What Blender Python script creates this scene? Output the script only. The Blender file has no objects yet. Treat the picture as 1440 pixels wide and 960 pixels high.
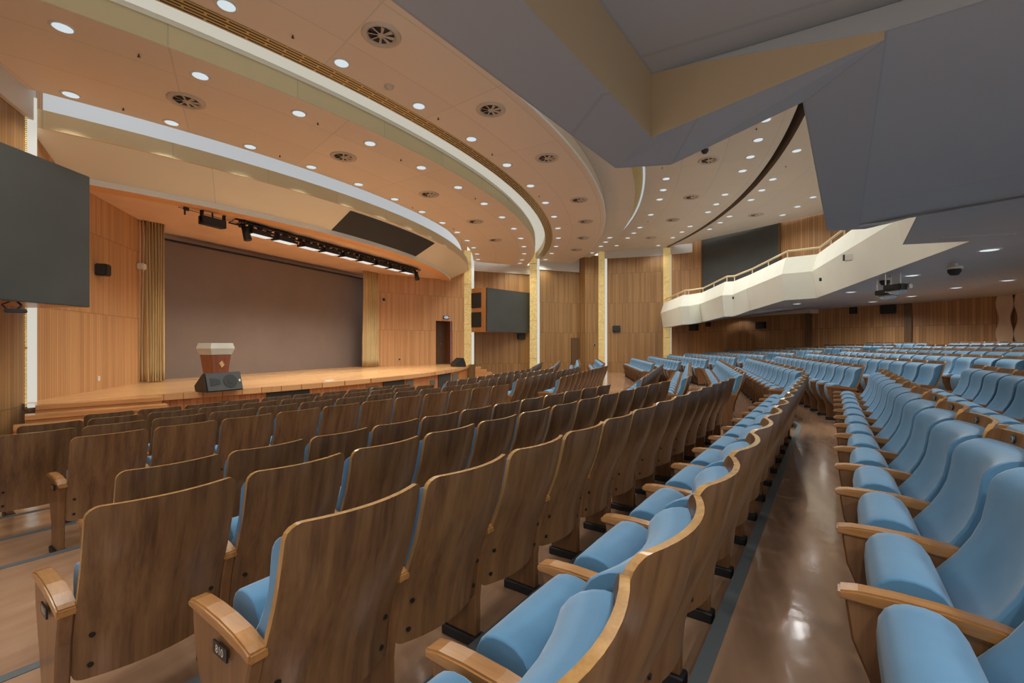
import bpy, bmesh, math, random
from mathutils import Vector, Matrix
random.seed(7)
PI = math.pi
sc = bpy.context.scene
COL = sc.collection

# ------------------------------------------------------------------ node materials
def new_mat(name):
    m = bpy.data.materials.new(name); m.use_nodes = True
    nt = m.node_tree; b = nt.nodes['Principled BSDF']
    return m, nt, b
def N(nt, t, **kw):
    n = nt.nodes.new(t)
    for k, v in kw.items():
        setattr(n, k, v)
    return n
def ramp(nt, stops, fac):
    r = N(nt, 'ShaderNodeValToRGB')
    e = r.color_ramp.elements
    e[0].position, e[0].color = stops[0][0], (*stops[0][1], 1)
    e[1].position, e[1].color = stops[1][0], (*stops[1][1], 1)
    for p, c in stops[2:]:
        x = e.new(p); x.color = (*c, 1)
    nt.links.new(fac, r.inputs[0])
    return r.outputs[0]
def flat(name, col, rough=.6, metal=0, spec=.5, noise=0.0):
    m, nt, b = new_mat(name)
    b.inputs['Roughness'].default_value = rough
    b.inputs['Metallic'].default_value = metal
    b.inputs['Specular IOR Level'].default_value = spec
    if noise:
        tc = N(nt, 'ShaderNodeTexCoord'); nz = N(nt, 'ShaderNodeTexNoise')
        nz.inputs['Scale'].default_value = 1.3; nz.inputs['Detail'].default_value = 4
        nt.links.new(tc.outputs['Object'], nz.inputs['Vector'])
        a = tuple(c*(1-noise) for c in col); d = tuple(min(1, c*(1+noise)) for c in col)
        nt.links.new(ramp(nt, [(.3, a), (.7, d)], nz.outputs[0]), b.inputs['Base Color'])
    else:
        b.inputs['Base Color'].default_value = (*col, 1)
    return m
def emit(name, col, s):
    m, nt, b = new_mat(name)
    b.inputs['Base Color'].default_value = (.08, .08, .08, 1)
    b.inputs['Emission Color'].default_value = (*col, 1)
    b.inputs['Emission Strength'].default_value = s
    return m

def veneer(name, dark, mid, light, rough=.35, scale=(26, 26, 1.0), coat=.2):
    """wood veneer with its grain along local z, shifted for every object"""
    m, nt, b = new_mat(name)
    tc = N(nt, 'ShaderNodeTexCoord'); oi = N(nt, 'ShaderNodeObjectInfo')
    mul = N(nt, 'ShaderNodeVectorMath', operation='SCALE'); mul.inputs['Scale'].default_value = 37.0
    comb = N(nt, 'ShaderNodeCombineXYZ')
    for i in range(3): nt.links.new(oi.outputs['Random'], comb.inputs[i])
    nt.links.new(comb.outputs[0], mul.inputs[0])
    add = N(nt, 'ShaderNodeVectorMath', operation='ADD')
    nt.links.new(tc.outputs['Object'], add.inputs[0]); nt.links.new(mul.outputs[0], add.inputs[1])
    mp = N(nt, 'ShaderNodeMapping'); mp.inputs['Scale'].default_value = scale
    nt.links.new(add.outputs[0], mp.inputs['Vector'])
    nz = N(nt, 'ShaderNodeTexNoise'); nz.inputs['Scale'].default_value = 1.0; nz.inputs['Detail'].default_value = 2
    nz.inputs['Distortion'].default_value = .25
    nt.links.new(mp.outputs[0], nz.inputs['Vector'])
    fine = N(nt, 'ShaderNodeTexNoise'); fine.inputs['Scale'].default_value = 6.0; fine.inputs['Detail'].default_value = 3
    nt.links.new(mp.outputs[0], fine.inputs['Vector'])
    mm = N(nt, 'ShaderNodeMix'); mm.inputs['Factor'].default_value = .3
    nt.links.new(nz.outputs[0], mm.inputs['A']); nt.links.new(fine.outputs[0], mm.inputs['B'])
    nt.links.new(ramp(nt, [(.30, dark), (.70, light), (.50, mid)], mm.outputs['Result']), b.inputs['Base Color'])
    b.inputs['Roughness'].default_value = rough
    b.inputs['Coat Weight'].default_value = coat
    b.inputs['Coat Roughness'].default_value = .15
    return m

def panel_wood(name, dark, light, strip=.11, seam=1.75, rough=.42):
    """fluted timber wall: UV in metres, grooves every `strip`, board joints every `seam`"""
    m, nt, b = new_mat(name)
    uv = N(nt, 'ShaderNodeUVMap'); sp = N(nt, 'ShaderNodeSeparateXYZ')
    nt.links.new(uv.outputs[0], sp.inputs[0])
    def math_(op, a, v=None, bb=None):
        n = N(nt, 'ShaderNodeMath', operation=op)
        nt.links.new(a, n.inputs[0])
        if v is not None: n.inputs[1].default_value = v
        if bb is not None: nt.links.new(bb, n.inputs[1])
        return n.outputs[0]
    us = math_('DIVIDE', sp.outputs[0], strip); fr = math_('FRACT', us); fl = math_('FLOOR', us)
    vs = math_('DIVIDE', sp.outputs[1], seam); vf = math_('FRACT', vs); vfl = math_('FLOOR', vs)
    cb = N(nt, 'ShaderNodeCombineXYZ'); nt.links.new(fl, cb.inputs[0]); nt.links.new(vfl, cb.inputs[1])
    wn = N(nt, 'ShaderNodeTexWhiteNoise'); nt.links.new(cb.outputs[0], wn.inputs['Vector'])
    mp = N(nt, 'ShaderNodeMapping'); mp.inputs['Scale'].default_value = (22, .8, 1)
    nt.links.new(uv.outputs[0], mp.inputs[0])
    nz = N(nt, 'ShaderNodeTexNoise'); nz.inputs['Scale'].default_value = 1; nz.inputs['Detail'].default_value = 4
    nt.links.new(mp.outputs[0], nz.inputs['Vector'])
    mix = math_('ADD', math_('MULTIPLY', wn.outputs[0], .45), None, math_('MULTIPLY', nz.outputs[0], .55))
    col = ramp(nt, [(.25, dark), (.75, light)], mix)
    g1 = math_('LESS_THAN', fr, .16); g2 = math_('LESS_THAN', vf, .012)
    g = math_('MAXIMUM', g1, None, g2)
    mx = N(nt, 'ShaderNodeMixRGB', blend_type='MIX')
    nt.links.new(math_('MULTIPLY', g, .55), mx.inputs[0]); nt.links.new(col, mx.inputs[1])
    mx.inputs[2].default_value = (*[c*.45 for c in dark], 1)
    nt.links.new(mx.outputs[0], b.inputs['Base Color'])
    bp = N(nt, 'ShaderNodeBump'); bp.inputs['Strength'].default_value = .35; bp.inputs['Distance'].default_value = .01
    nt.links.new(math_('SUBTRACT', math_('ADD', g, 0), 1.0), bp.inputs['Height']); bp.invert = True
    nt.links.new(bp.outputs[0], b.inputs['Normal'])
    b.inputs['Roughness'].default_value = rough
    return m

def ceiling_mat(name, col, su=2.4, sv=1.15, rough=.5):
    """painted panels, UV in metres, thin joints and faint shade change between panels"""
    m, nt, b = new_mat(name)
    uv = N(nt, 'ShaderNodeUVMap'); br = N(nt, 'ShaderNodeTexBrick')
    br.offset = 0; br.inputs['Scale'].default_value = 1
    br.inputs['Brick Width'].default_value = su; br.inputs['Row Height'].default_value = sv
    br.inputs['Mortar Size'].default_value = .012; br.inputs['Bias'].default_value = 0
    br.inputs['Color1'].default_value = (*[c*.97 for c in col], 1)
    br.inputs['Color2'].default_value = (*[min(1, c*1.03) for c in col], 1)
    br.inputs['Mortar'].default_value = (*[c*.86 for c in col], 1)
    nt.links.new(uv.outputs[0], br.inputs['Vector'])
    nt.links.new(br.outputs[0], b.inputs['Base Color'])
    b.inputs['Roughness'].default_value = rough
    return m

def lattice_mat(name, lit, gap, emis, scale=1.0, bw=.07, rh=.035, ms=.007):
    """pierced brass lattice of staggered slots in front of a lamp (UV in metres)"""
    m, nt, b = new_mat(name)
    uv = N(nt, 'ShaderNodeUVMap')
    br = N(nt, 'ShaderNodeTexBrick'); br.inputs['Scale'].default_value = scale
    br.inputs['Brick Width'].default_value = bw; br.inputs['Row Height'].default_value = rh
    br.inputs['Mortar Size'].default_value = ms
    br.inputs['Color1'].default_value = (*lit, 1); br.inputs['Color2'].default_value = (*[c*.72 for c in lit], 1)
    br.inputs['Mortar'].default_value = (*gap, 1)
    nt.links.new(uv.outputs[0], br.inputs['Vector'])
    nt.links.new(br.outputs[0], b.inputs['Base Color'])
    if emis:
        nt.links.new(br.outputs[0], b.inputs['Emission Color']); b.inputs['Emission Strength'].default_value = emis
    b.inputs['Roughness'].default_value = .35; b.inputs['Metallic'].default_value = .3
    return m

M = {}
M['shell'] = veneer('chair veneer', (.078, .035, .0165), (.158, .078, .032), (.215, .113, .047), scale=(21, 9, .16))
M['edge'] = veneer('laminated edge', (.27, .14, .042), (.36, .195, .065), (.46, .265, .10), rough=.25, coat=.5)
M['arm'] = veneer('varnished armrest', (.245, .105, .030), (.33, .15, .045), (.41, .20, .066), rough=.25, scale=(22, 1.6, 22), coat=.6)
M['panel'] = veneer('chair side panel', (.115, .050, .020), (.17, .078, .030), (.225, .108, .042), rough=.35, scale=(20, 20, .5))
M['foot'] = flat('black foot', (.012, .013, .015), .5)
M['bolt'] = flat('dark bolt', (.03, .028, .025), .4, .6)
m, nt, b = new_mat('blue seat fabric')
tc = N(nt, 'ShaderNodeTexCoord'); nz = N(nt, 'ShaderNodeTexNoise'); nz.inputs['Scale'].default_value = 9; nz.inputs['Detail'].default_value = 3
nt.links.new(tc.outputs['Object'], nz.inputs['Vector'])
nt.links.new(ramp(nt, [(.3, (.064, .178, .305)), (.7, (.077, .205, .34))], nz.outputs[0]), b.inputs['Base Color'])
nf = N(nt, 'ShaderNodeTexNoise'); nf.inputs['Scale'].default_value = 420
nt.links.new(tc.outputs['Object'], nf.inputs['Vector'])
bp = N(nt, 'ShaderNodeBump'); bp.inputs['Strength'].default_value = .12; bp.inputs['Distance'].default_value = .002
nt.links.new(nf.outputs[0], bp.inputs['Height']); nt.links.new(bp.outputs[0], b.inputs['Normal'])
b.inputs['Roughness'].default_value = .85; b.inputs['Sheen Weight'].default_value = .25
M['fabric'] = m
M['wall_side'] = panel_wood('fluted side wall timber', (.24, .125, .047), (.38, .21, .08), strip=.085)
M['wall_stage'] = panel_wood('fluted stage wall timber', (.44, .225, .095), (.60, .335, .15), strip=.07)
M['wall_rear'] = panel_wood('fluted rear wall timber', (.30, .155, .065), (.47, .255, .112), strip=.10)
M['frieze'] = flat('white frieze paint', (.62, .60, .56), .6)
M['c_warm'] = ceiling_mat('ceiling by stage', (.78, .64, .49))
M['c_mid'] = ceiling_mat('ceiling middle', (.78, .64, .50))
M['c_cream'] = ceiling_mat('ceiling cream', (.70, .62, .51))
M['lip'] = ceiling_mat('cream curved fascia', (.72, .62, .38), 1.9, 3.0)
M['fascia'] = ceiling_mat('proscenium fascia', (.80, .73, .56), 3.4, 5.0)
M['trim_white'] = flat('white trim', (.88, .86, .76), .5)
M['trim_orange'] = flat('orange trim', (.75, .42, .20), .5)
M['stage_ceiling'] = flat('stage ceiling', (.74, .52, .38), .6, noise=.06)
M['soffit'] = ceiling_mat('balcony soffit', (.50, .495, .49), 2.6, 1.6, .45)
M['soffit_in'] = flat('balcony inner face', (.40, .29, .17), .6)
M['cream'] = flat('balcony front paint', (.84, .85, .73), .6, noise=.02)
M['rail'] = flat('cream handrail', (.66, .52, .30), .4)
M['cove_cap_glow'] = emit('second cove cap glow', (1.0, .95, .80), .50)  # white cap glows in place of light from the cove lamps
M['strip'] = emit('lit cove glow', (.93, .97, 1.0), .46)  # glow put in for the lit cove back and ceiling edge
M['pillar_glow'] = emit('pillar lamp strip', (1.0, .97, .86), .60)
M['lens'] = emit('downlight lens', (.82, .94, 1.0), .74)
M['lens_ub'] = emit('downlight lens under balcony', (.82, .94, 1.0), .85)
M['ring'] = flat('downlight trim', (.70, .66, .58), .35)
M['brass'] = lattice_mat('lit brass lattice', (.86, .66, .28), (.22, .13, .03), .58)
M['brass_top'] = lattice_mat('brass lattice at ceiling', (.66, .46, .14), (.08, .045, .012), .22)
M['brass_dark'] = lattice_mat('dark lattice', (.17, .12, .085), (.03, .022, .016), 0)
M['slot'] = lattice_mat('slotted grille', (.03, .022, .014), (.55, .40, .16), 0, 1, .55, .07, .018)
M['screen'] = flat('switched-off screen', (.050, .054, .052), .4, noise=.1)
M['backdrop'] = flat('stage backdrop', (.19, .145, .122), .42, noise=.06)
M['black'] = flat('black', (.012, .013, .014), .45)
M['black_grille'] = flat('black grille', (.02, .022, .024), .7)
M['grey_vent'] = flat('grey vent', (.10, .10, .085), .6)
M['metal'] = flat('bright metal', (.6, .6, .6), .25, .9)
M['white'] = flat('white plastic', (.72, .70, .64), .4)
M['cabinet'] = veneer('cabinet wood', (.36, .16, .055), (.46, .215, .08), (.56, .28, .11), rough=.4)
M['podium_wood'] = veneer('red podium wood', (.17, .05, .025), (.22, .068, .032), (.27, .085, .04), rough=.3)
M['podium_top'] = flat('speckled stone top', (.52, .50, .44), .5, noise=.15)
M['gold'] = flat('gold emblem', (.75, .45, .20), .35, .3)
M['monitor'] = flat('stage monitor', (.045, .047, .048), .6, noise=.15)
M['curtain'] = flat('gold velvet curtain', (.60, .46, .24), .75, noise=.1)
M['door'] = veneer('dark door', (.085, .045, .02), (.12, .065, .03), (.155, .085, .04), rough=.4)
M['jamb'] = veneer('red door jamb', (.20, .065, .03), (.25, .085, .04), (.30, .11, .055), rough=.4)
M['blue_sign'] = emit('sign face', (.55, .72, .85), .55)
M['sign_dark'] = flat('sign ends', (.02, .05, .10), .4)
M['nosing'] = flat('grey step nosing', (.10, .115, .12), .45)
M['plate'] = flat('number plate', (.018, .018, .02), .35)
M['digits'] = flat('plate digits', (.62, .58, .50), .5)
M['tag'] = flat('round seat tag', (.035, .05, .065), .3)
M['tag_mark'] = flat('tag mark', (.30, .38, .42), .4)
M['wave'] = flat('carved pale wood', (.52, .38, .26), .5, noise=.08)
M['step'] = veneer('stage step wood', (.36, .165, .055), (.45, .21, .075), (.54, .27, .10), rough=.3, scale=(1.2, 1.2, 30))
M['stage_front'] = panel_wood('stage front timber', (.36, .135, .045), (.50, .21, .075), strip=.12, seam=3)
M['fixture_lamp'] = emit('stage fixture lamp', (1.0, .97, .90), .75)
# floor: glossy brown vinyl with a broad wood figure
m, nt, b = new_mat('auditorium floor')
tc = N(nt, 'ShaderNodeTexCoord'); mp = N(nt, 'ShaderNodeMapping'); mp.inputs['Scale'].default_value = (1.2, 6, 1); mp.inputs['Rotation'].default_value = (0, 0, .24)
nt.links.new(tc.outputs['Object'], mp.inputs[0])
nz = N(nt, 'ShaderNodeTexNoise'); nz.inputs['Scale'].default_value = 1.1; nz.inputs['Detail'].default_value = 6
nt.links.new(mp.outputs[0], nz.inputs['Vector'])
nt.links.new(ramp(nt, [(.3, (.29, .165, .095)), (.7, (.41, .245, .15))], nz.outputs[0]), b.inputs['Base Color'])
n2 = N(nt, 'ShaderNodeTexNoise'); n2.inputs['Scale'].default_value = 9; n2.inputs['Detail'].default_value = 3
nt.links.new(tc.outputs['Object'], n2.inputs['Vector'])
bp = N(nt, 'ShaderNodeBump'); bp.inputs['Strength'].default_value = .07; bp.inputs['Distance'].default_value = .02
nt.links.new(n2.outputs[0], bp.inputs['Height']); nt.links.new(bp.outputs[0], b.inputs['Normal'])
b.inputs['Roughness'].default_value = .12; b.inputs['Specular IOR Level'].default_value = 1.0
M['floor'] = m
# stage floor: glossy orange boards
m, nt, b = new_mat('stage boards')
tc = N(nt, 'ShaderNodeTexCoord'); br = N(nt, 'ShaderNodeTexBrick'); br.inputs['Scale'].default_value = 1
br.inputs['Brick Width'].default_value = 1.8; br.inputs['Row Height'].default_value = .12; br.inputs['Mortar Size'].default_value = .003
br.inputs['Color1'].default_value = (.50, .27, .115, 1); br.inputs['Color2'].default_value = (.58, .33, .15, 1); br.inputs['Mortar'].default_value = (.28, .12, .04, 1)
nt.links.new(tc.outputs['Object'], br.inputs['Vector']); nt.links.new(br.outputs[0], b.inputs['Base Color'])
b.inputs['Roughness'].default_value = .22
M['stage'] = m

# ------------------------------------------------------------------ mesh builder
class MB:
    def __init__(s): s.v = []; s.f = []; s.m = []; s.sm = []; s.uv = []
    def add(s, vs, fs, m=0, smooth=False, uvs=None):
        o = len(s.v); s.v += [tuple(p) for p in vs]
        for i, f in enumerate(fs):
            s.f.append([o+j for j in f]); s.m.append(m); s.sm.append(smooth)
            s.uv.append(uvs[i] if uvs else None)
    def quad(s, a, b, c, d, m=0, uv=None): s.add([a, b, c, d], [(0, 1, 2, 3)], m, False, [uv] if uv else None)
    def box(s, c, d, m=0, M4=None):
        x, y, z = c; a, b, h = d[0]/2, d[1]/2, d[2]/2
        vs = [Vector((x+i*a, y+j*b, z+k*h)) for k in (-1, 1) for j in (-1, 1) for i in (-1, 1)]
        if M4 is not None: vs = [M4 @ p for p in vs]
        s.add(vs, [(0, 2, 3, 1), (4, 5, 7, 6), (0, 1, 5, 4), (2, 6, 7, 3), (0, 4, 6, 2), (1, 3, 7, 5)], m)
    def prism(s, bot, top, m=0, smooth=False, mcap=None):
        n = len(bot); o = list(bot)+list(top)
        s.add(o, [tuple(range(n-1, -1, -1)), tuple(range(n, 2*n))], m if mcap is None else mcap)
        s.add(o, [(i, (i+1) % n, n+(i+1) % n, n+i) for i in range(n)], m, smooth)
    def tube(s, p, q, r, n=8, m=0, r2=None):
        p, q = Vector(p), Vector(q); d = (q-p).normalized()
        u = d.orthogonal().normalized(); w = d.cross(u); r2 = r if r2 is None else r2
        A = [p+(u*math.cos(2*PI*i/n)+w*math.sin(2*PI*i/n))*r for i in range(n)]
        B = [q+(u*math.cos(2*PI*i/n)+w*math.sin(2*PI*i/n))*r2 for i in range(n)]
        s.prism(A, B, m, True)
    def lathe(s, prof, n=24, m=0, c=(0, 0, 0)):
        vs = []; k = len(prof)
        for i in range(n):
            a = 2*PI*i/n
            vs += [(c[0]+r*math.cos(a), c[1]+r*math.sin(a), c[2]+z) for r, z in prof]
        fs = [(i*k+j, ((i+1) % n)*k+j, ((i+1) % n)*k+j+1, i*k+j+1) for i in range(n) for j in range(k-1)]
        s.add(vs, fs, m, True)
    def build(s, name, mats, parent=None, bevel=0, seg=2, angle=40, M4=None):
        me = bpy.data.meshes.new(name)
        me.from_pydata([tuple(p) for p in (s.v if M4 is None else [M4 @ Vector(p) for p in s.v])], [], s.f)
        for mm in (mats if isinstance(mats, (list, tuple)) else [mats]): me.materials.append(mm)
        for p, mi, sm in zip(me.polygons, s.m, s.sm): p.material_index = mi; p.use_smooth = sm
        if any(u is not None for u in s.uv):
            lay = me.uv_layers.new(name='UVMap')
            for p, u in zip(me.polygons, s.uv):
                if u is not None:
                    for li, t in zip(p.loop_indices, u): lay.data[li].uv = t
        if bevel:
            bm = bmesh.new(); bm.from_mesh(me)
            bmesh.ops.remove_doubles(bm, verts=bm.verts, dist=1e-5)
            es = [e for e in bm.edges if len(e.link_faces) == 2 and e.calc_face_angle(0) > math.radians(angle)]
            bmesh.ops.bevel(bm, geom=es, offset=bevel, segments=seg, affect='EDGES', clamp_overlap=True)
            bm.to_mesh(me); bm.free()
        me.update()
        o = bpy.data.objects.new(name, me); COL.objects.link(o)
        if parent is not None: o.parent = parent
        return o
def tag(o, label, cat, group=None, kind=None):
    o['label'] = label
    if kind != 'structure': o['category'] = cat
    if group: o['group'] = group
    if kind: o['kind'] = kind
    return o
def struct(o, label=None):
    o['kind'] = 'structure'
    if label: o['label'] = label
    return o
def empty(name, loc=(0, 0, 0), rz=0):
    o = bpy.data.objects.new(name, None); COL.objects.link(o)
    o.location = loc; o.rotation_euler = (0, 0, rz); o.empty_display_size = .2
    return o
def text_mesh(mb, body, size, M4, m):
    """flat letters added to a builder"""
    cu = bpy.data.curves.new('t', 'FONT'); cu.body = body; cu.size = size; cu.align_x = 'CENTER'; cu.align_y = 'CENTER'; cu.resolution_u = 2
    ob = bpy.data.objects.new('t', cu); COL.objects.link(ob)
    dg = bpy.context.evaluated_depsgraph_get(); me = bpy.data.meshes.new_from_object(ob.evaluated_get(dg))
    mb.add([M4 @ v.co for v in me.vertices], [tuple(p.vertices) for p in me.polygons], m)
    bpy.data.objects.remove(ob); bpy.data.meshes.remove(me); bpy.data.curves.remove(cu)
ORD = ['first', 'second', 'third', 'fourth', 'fifth', 'sixth', 'seventh', 'eighth', 'ninth', 'tenth', 'eleventh', 'twelfth', 'thirteenth', 'fourteenth', 'fifteenth', 'sixteenth', 'seventeenth']

# ------------------------------------------------------------------ hall geometry
CX, CY = 12.9, 27.55                     # centre of the concentric ceiling bands
TA = math.radians(13.6); SA, CA = math.sin(TA), math.cos(TA)
def A2W(a, b): return (a*CA+b*SA, -a*SA+b*CA)      # row frame of the near block -> hall
def mir(p): return (2*CX-p[0],)+tuple(p[1:])
def ring_pt(R, th, z): return (CX+R*math.sin(th), CY-R*math.cos(th), z)
STAGE_Z = .31; BACK_Y = 14.3
P1, P2, P3, P4 = (21.4, 10.95), (24.07, 8.2), (27.2, 5.0), (27.5, 1.3)
W1, W2, WA, WB = (21.85, 11.3), (24.5, 8.55), (26.75, 6.25), (26.45, 5.8)
W5, W6, W7, W8 = (27.35, 0.0), (23.2, -4.9), (20.2, -8.9), (15.5, -14.2)
BOUND = [(17.3, 16), (17.3, 13.9), (17.4, 13.55), (21.4, 10.95), (21.85, 11.3), (24.5, 8.55), (26.75, 6.25), (27.2, 5.0), (27.5, 1.3), (27.35, 0), (23.2, -4.9), (20.2, -8.9), (15.5, -14.2)]
def wall_x(y):
    pts = [p for i, p in enumerate(BOUND) if i != 4]
    for (x0, y0), (x1, y1) in zip(pts, pts[1:]):
        if y1 <= y <= y0 and y0 != y1: return x0+(x1-x0)*(y0-y)/(y0-y1)
    return 27.3
def th_max(R, ext=.12):
    th = 0.0
    while th < 1.2:
        x, y, _ = ring_pt(R, th, 0)
        if x > wall_x(y)+ext: break
        th += .004
    return th
def ring(mb, R0, z0, R1, z1, m=0, n=72, t0=None, t1=None, cap=None):
    """annular strip between two radii, from wall to wall"""
    a0 = th_max(R0) if t1 is None else t1; a1 = th_max(R1) if t1 is None else t1
    b0 = -a0 if t0 is None else t0; b1 = -a1 if t0 is None else t0
    if cap: a0, a1, b0, b1 = min(a0, cap), min(a1, cap), max(b0, -cap), max(b1, -cap)
    vs = []; fs = []; uvs = []
    L = math.hypot(R1-R0, z1-z0)
    for i in range(n+1):
        t = i/n; ta = b0+(a0-b0)*t; tb = b1+(a1-b1)*t
        vs += [ring_pt(R0, ta, z0), ring_pt(R1, tb, z1)]
    Rm = (R0+R1)/2
    for i in range(n):
        fs.append((2*i, 2*i+2, 2*i+3, 2*i+1))
        ua = Rm*(b0+(a0-b0)*i/n); ub = Rm*(b0+(a0-b0)*(i+1)/n)
        uvs.append([(ua+60, 0), (ub+60, 0), (ub+60, L), (ua+60, L)])
    mb.add(vs, fs, m, abs(z1-z0) > abs(R1-R0)*.2, uvs)

# ------------------------------------------------------------------ rows of the three blocks
# (order from stage side of the near passage, tip line b of the armrests, floor z, first armrest a, seat count)
PIT = .945
ROWS = {  # key: (b_tip, floor z, a0, n, spacing, B left x, B n)
 -4: (0-4*PIT, .332, 2.6, 11, .55, 8.4, 15),
 -3: (0-3*PIT+.0, .249, 2.0, 12, .55, 8.5, 15),
 -2: (0-2*PIT, .166, 1.5, 12, .55, 8.6, 15),
 -1: (0-1*PIT, .083, .55, 14, .547, 8.75, 15),
 0: (0.0, 0.0, .53, 14, .545, 8.9, 14),
 1: (.87, -.083, .31, 14, .545, 8.95, 14),
 2: (1.80, -.166, .66, 13, .548, 9.0, 14),
 3: (2.745, -.249, .43, 13, .56, 9.15, 13),
 4: (3.64, -.332, .745, 12, .55, 9.6, 12),
 5: (5.49, -.40, .92, 11, .55, 9.95, 11),
 6: (6.45, -.45, .09, 13, .55, 9.65, 11),
 7: (7.40, -.50, .88, 11, .55, 9.6, 11),
 8: (8.30, -.55, 1.58, 10, .55, 9.6, 11),
}
ROWS[-5] = (-5*PIT, .415, 3.2, 10, .55, 8.3, 16)
def B_y(b): return .972*b-2.07
# ---- raked floor
KEYS = sorted(ROWS)                       # from rear (-5) to front (8)
def step_b(k): return ROWS[k][0]-.41       # edge where the floor behind row k steps up
def poly_line(b, xl=-2.2):
    """row line across the three blocks as hall points"""
    aj = (2.07+.0)/SA                        # where the near block line meets the centre line
    j = A2W(aj, b); a_l = (xl-b*SA)/CA
    l = A2W(a_l, b)
    return [l, j, mir(j), mir(l)]
fl = MB(); nose = []
lines = [(-16.0, None)]+[(step_b(k), k) for k in KEYS]
for i in range(len(lines)):
    b0 = lines[i][0]; b1 = lines[i+1][0] if i+1 < len(lines) else 12.5
    if i == 0: z = ROWS[KEYS[0]][1]+.083
    else: z = ROWS[lines[i][1]][1]
    p, q = poly_line(b0), poly_line(b1)
    if i == 0: p = [(x, -16.0) for x, _ in q]
    if i+1 == len(lines): q = [(x, 13.5) for x, _ in p]
    for s in range(3):
        fl.quad((*p[s], z), (*p[s+1], z), (*q[s+1], z), (*q[s], z))
    if i+1 < len(lines):
        zn = ROWS[lines[i+1][1]][1]
        for s in range(3):
            fl.quad((*q[s], z), (*q[s+1], z), (*q[s+1], zn), (*q[s], zn))
        nose.append((b1, z, zn))
struct(fl.build('floor', M['floor']), 'glossy brown stepped floor of the hall')
for i, (b, z, zn) in enumerate(nose):
    mb = MB(); p = poly_line(b); q = poly_line(b-.06)
    for s in range(3):
        mb.prism([(*q[s], zn-.003), (*q[s+1], zn-.003), (p[s+1][0], p[s+1][1]+.004, zn-.003), (p[s][0], p[s][1]+.004, zn-.003)],
                 [(*q[s], z+.004), (*q[s+1], z+.004), (p[s+1][0], p[s+1][1]+.004, z+.004), (p[s][0], p[s][1]+.004, z+.004)])
    struct(mb.build('trim_%d' % (i+1), M['nosing']), 'grey nosing strip along the floor step')

# ------------------------------------------------------------------ chair meshes (origin at floor under the armrest tips, +y to the stage)
def lerp_prof(prof, z):
    for (y0, z0), (y1, z1) in zip(prof, prof[1:]):
        if z0 <= z <= z1: t = (z-z0)/(z1-z0); return y0+(y1-y0)*t
    return prof[-1][0] if z > prof[-1][1] else prof[0][0]
def smooth_prof(pts, n=40):
    out = []
    for i in range(len(pts)-1):
        p0 = pts[max(0, i-1)]; p1 = pts[i]; p2 = pts[i+1]; p3 = pts[min(len(pts)-1, i+2)]
        for k in range(n//(len(pts)-1)):
            t = k/(n//(len(pts)-1))
            out.append(tuple(.5*((2*b)+(-a+c)*t+(2*a-5*b+4*c-d)*t*t+(-a+3*b-3*c+d)*t**3) for a, b, c, d in zip(p0, p1, p2, p3)))
    out.append(pts[-1]); return out
SPROF = smooth_prof([(-.375, .28), (-.388, .40), (-.425, .53), (-.474, .65), (-.515, .76), (-.546, .88), (-.570, .99)])
SW = .510
def shell_y(x, z): return lerp_prof(SPROF, z)-.045+.062*(abs(2*x/SW)**2.0)
def make_shell():
    mb = MB(); r = .045; rb = .03; top = .99; bot = .28; th = .02
    zs = [bot, bot+.004, bot+.012, bot+.03]+[bot+.03+(top-r-bot-.03)*i/9 for i in range(1, 10)]+[top-r*.6, top-r*.3, top-r*.1, top-.0015, top]
    nx = 10
    def hw(z):
        w = SW/2
        if z > top-r: d = z-(top-r); return w-(r-math.sqrt(max(0, r*r-d*d)))
        if z < bot+rb: d = (bot+rb)-z; return w-(rb-math.sqrt(max(0, rb*rb-d*d)))
        return w
    R = len(zs)
    back = []; front = []
    for z in zs:
        w = hw(z)
        for i in range(nx+1):
            x = -w+2*w*i/nx
            zz = z
            back.append((x, shell_y(x, z), zz)); front.append((x, shell_y(x, z)+th, zz))
    K = nx+1; vs = back+front; o = R*K
    f_b = [(j*K+i, j*K+i+1, (j+1)*K+i+1, (j+1)*K+i) for j in range(R-1) for i in range(nx)]
    f_f = [(o+j*K+i+1, o+j*K+i, o+(j+1)*K+i, o+(j+1)*K+i+1) for j in range(R-1) for i in range(nx)]
    mb.add(vs, f_b+f_f, 0, True)
    ed = []
    for j in range(R-1):
        ed.append((j*K, (j+1)*K, o+(j+1)*K, o+j*K)); ed.append((j*K+nx, o+j*K+nx, o+(j+1)*K+nx, (j+1)*K+nx))
    for i in range(nx):
        ed.append((i, o+i, o+i+1, i+1)); t = (R-1)*K
        ed.append((t+i, t+i+1, o+t+i+1, o+t+i))
    mb.add(vs, ed, 1, False)
    for sx in (-1, 1):
        for z in (.335, .46):
            x = sx*.205; y = shell_y(x, z)
            mb.tube((x, y+.004, z), (x, y-.006, z), .010, 8, 2)
    return mb
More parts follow.
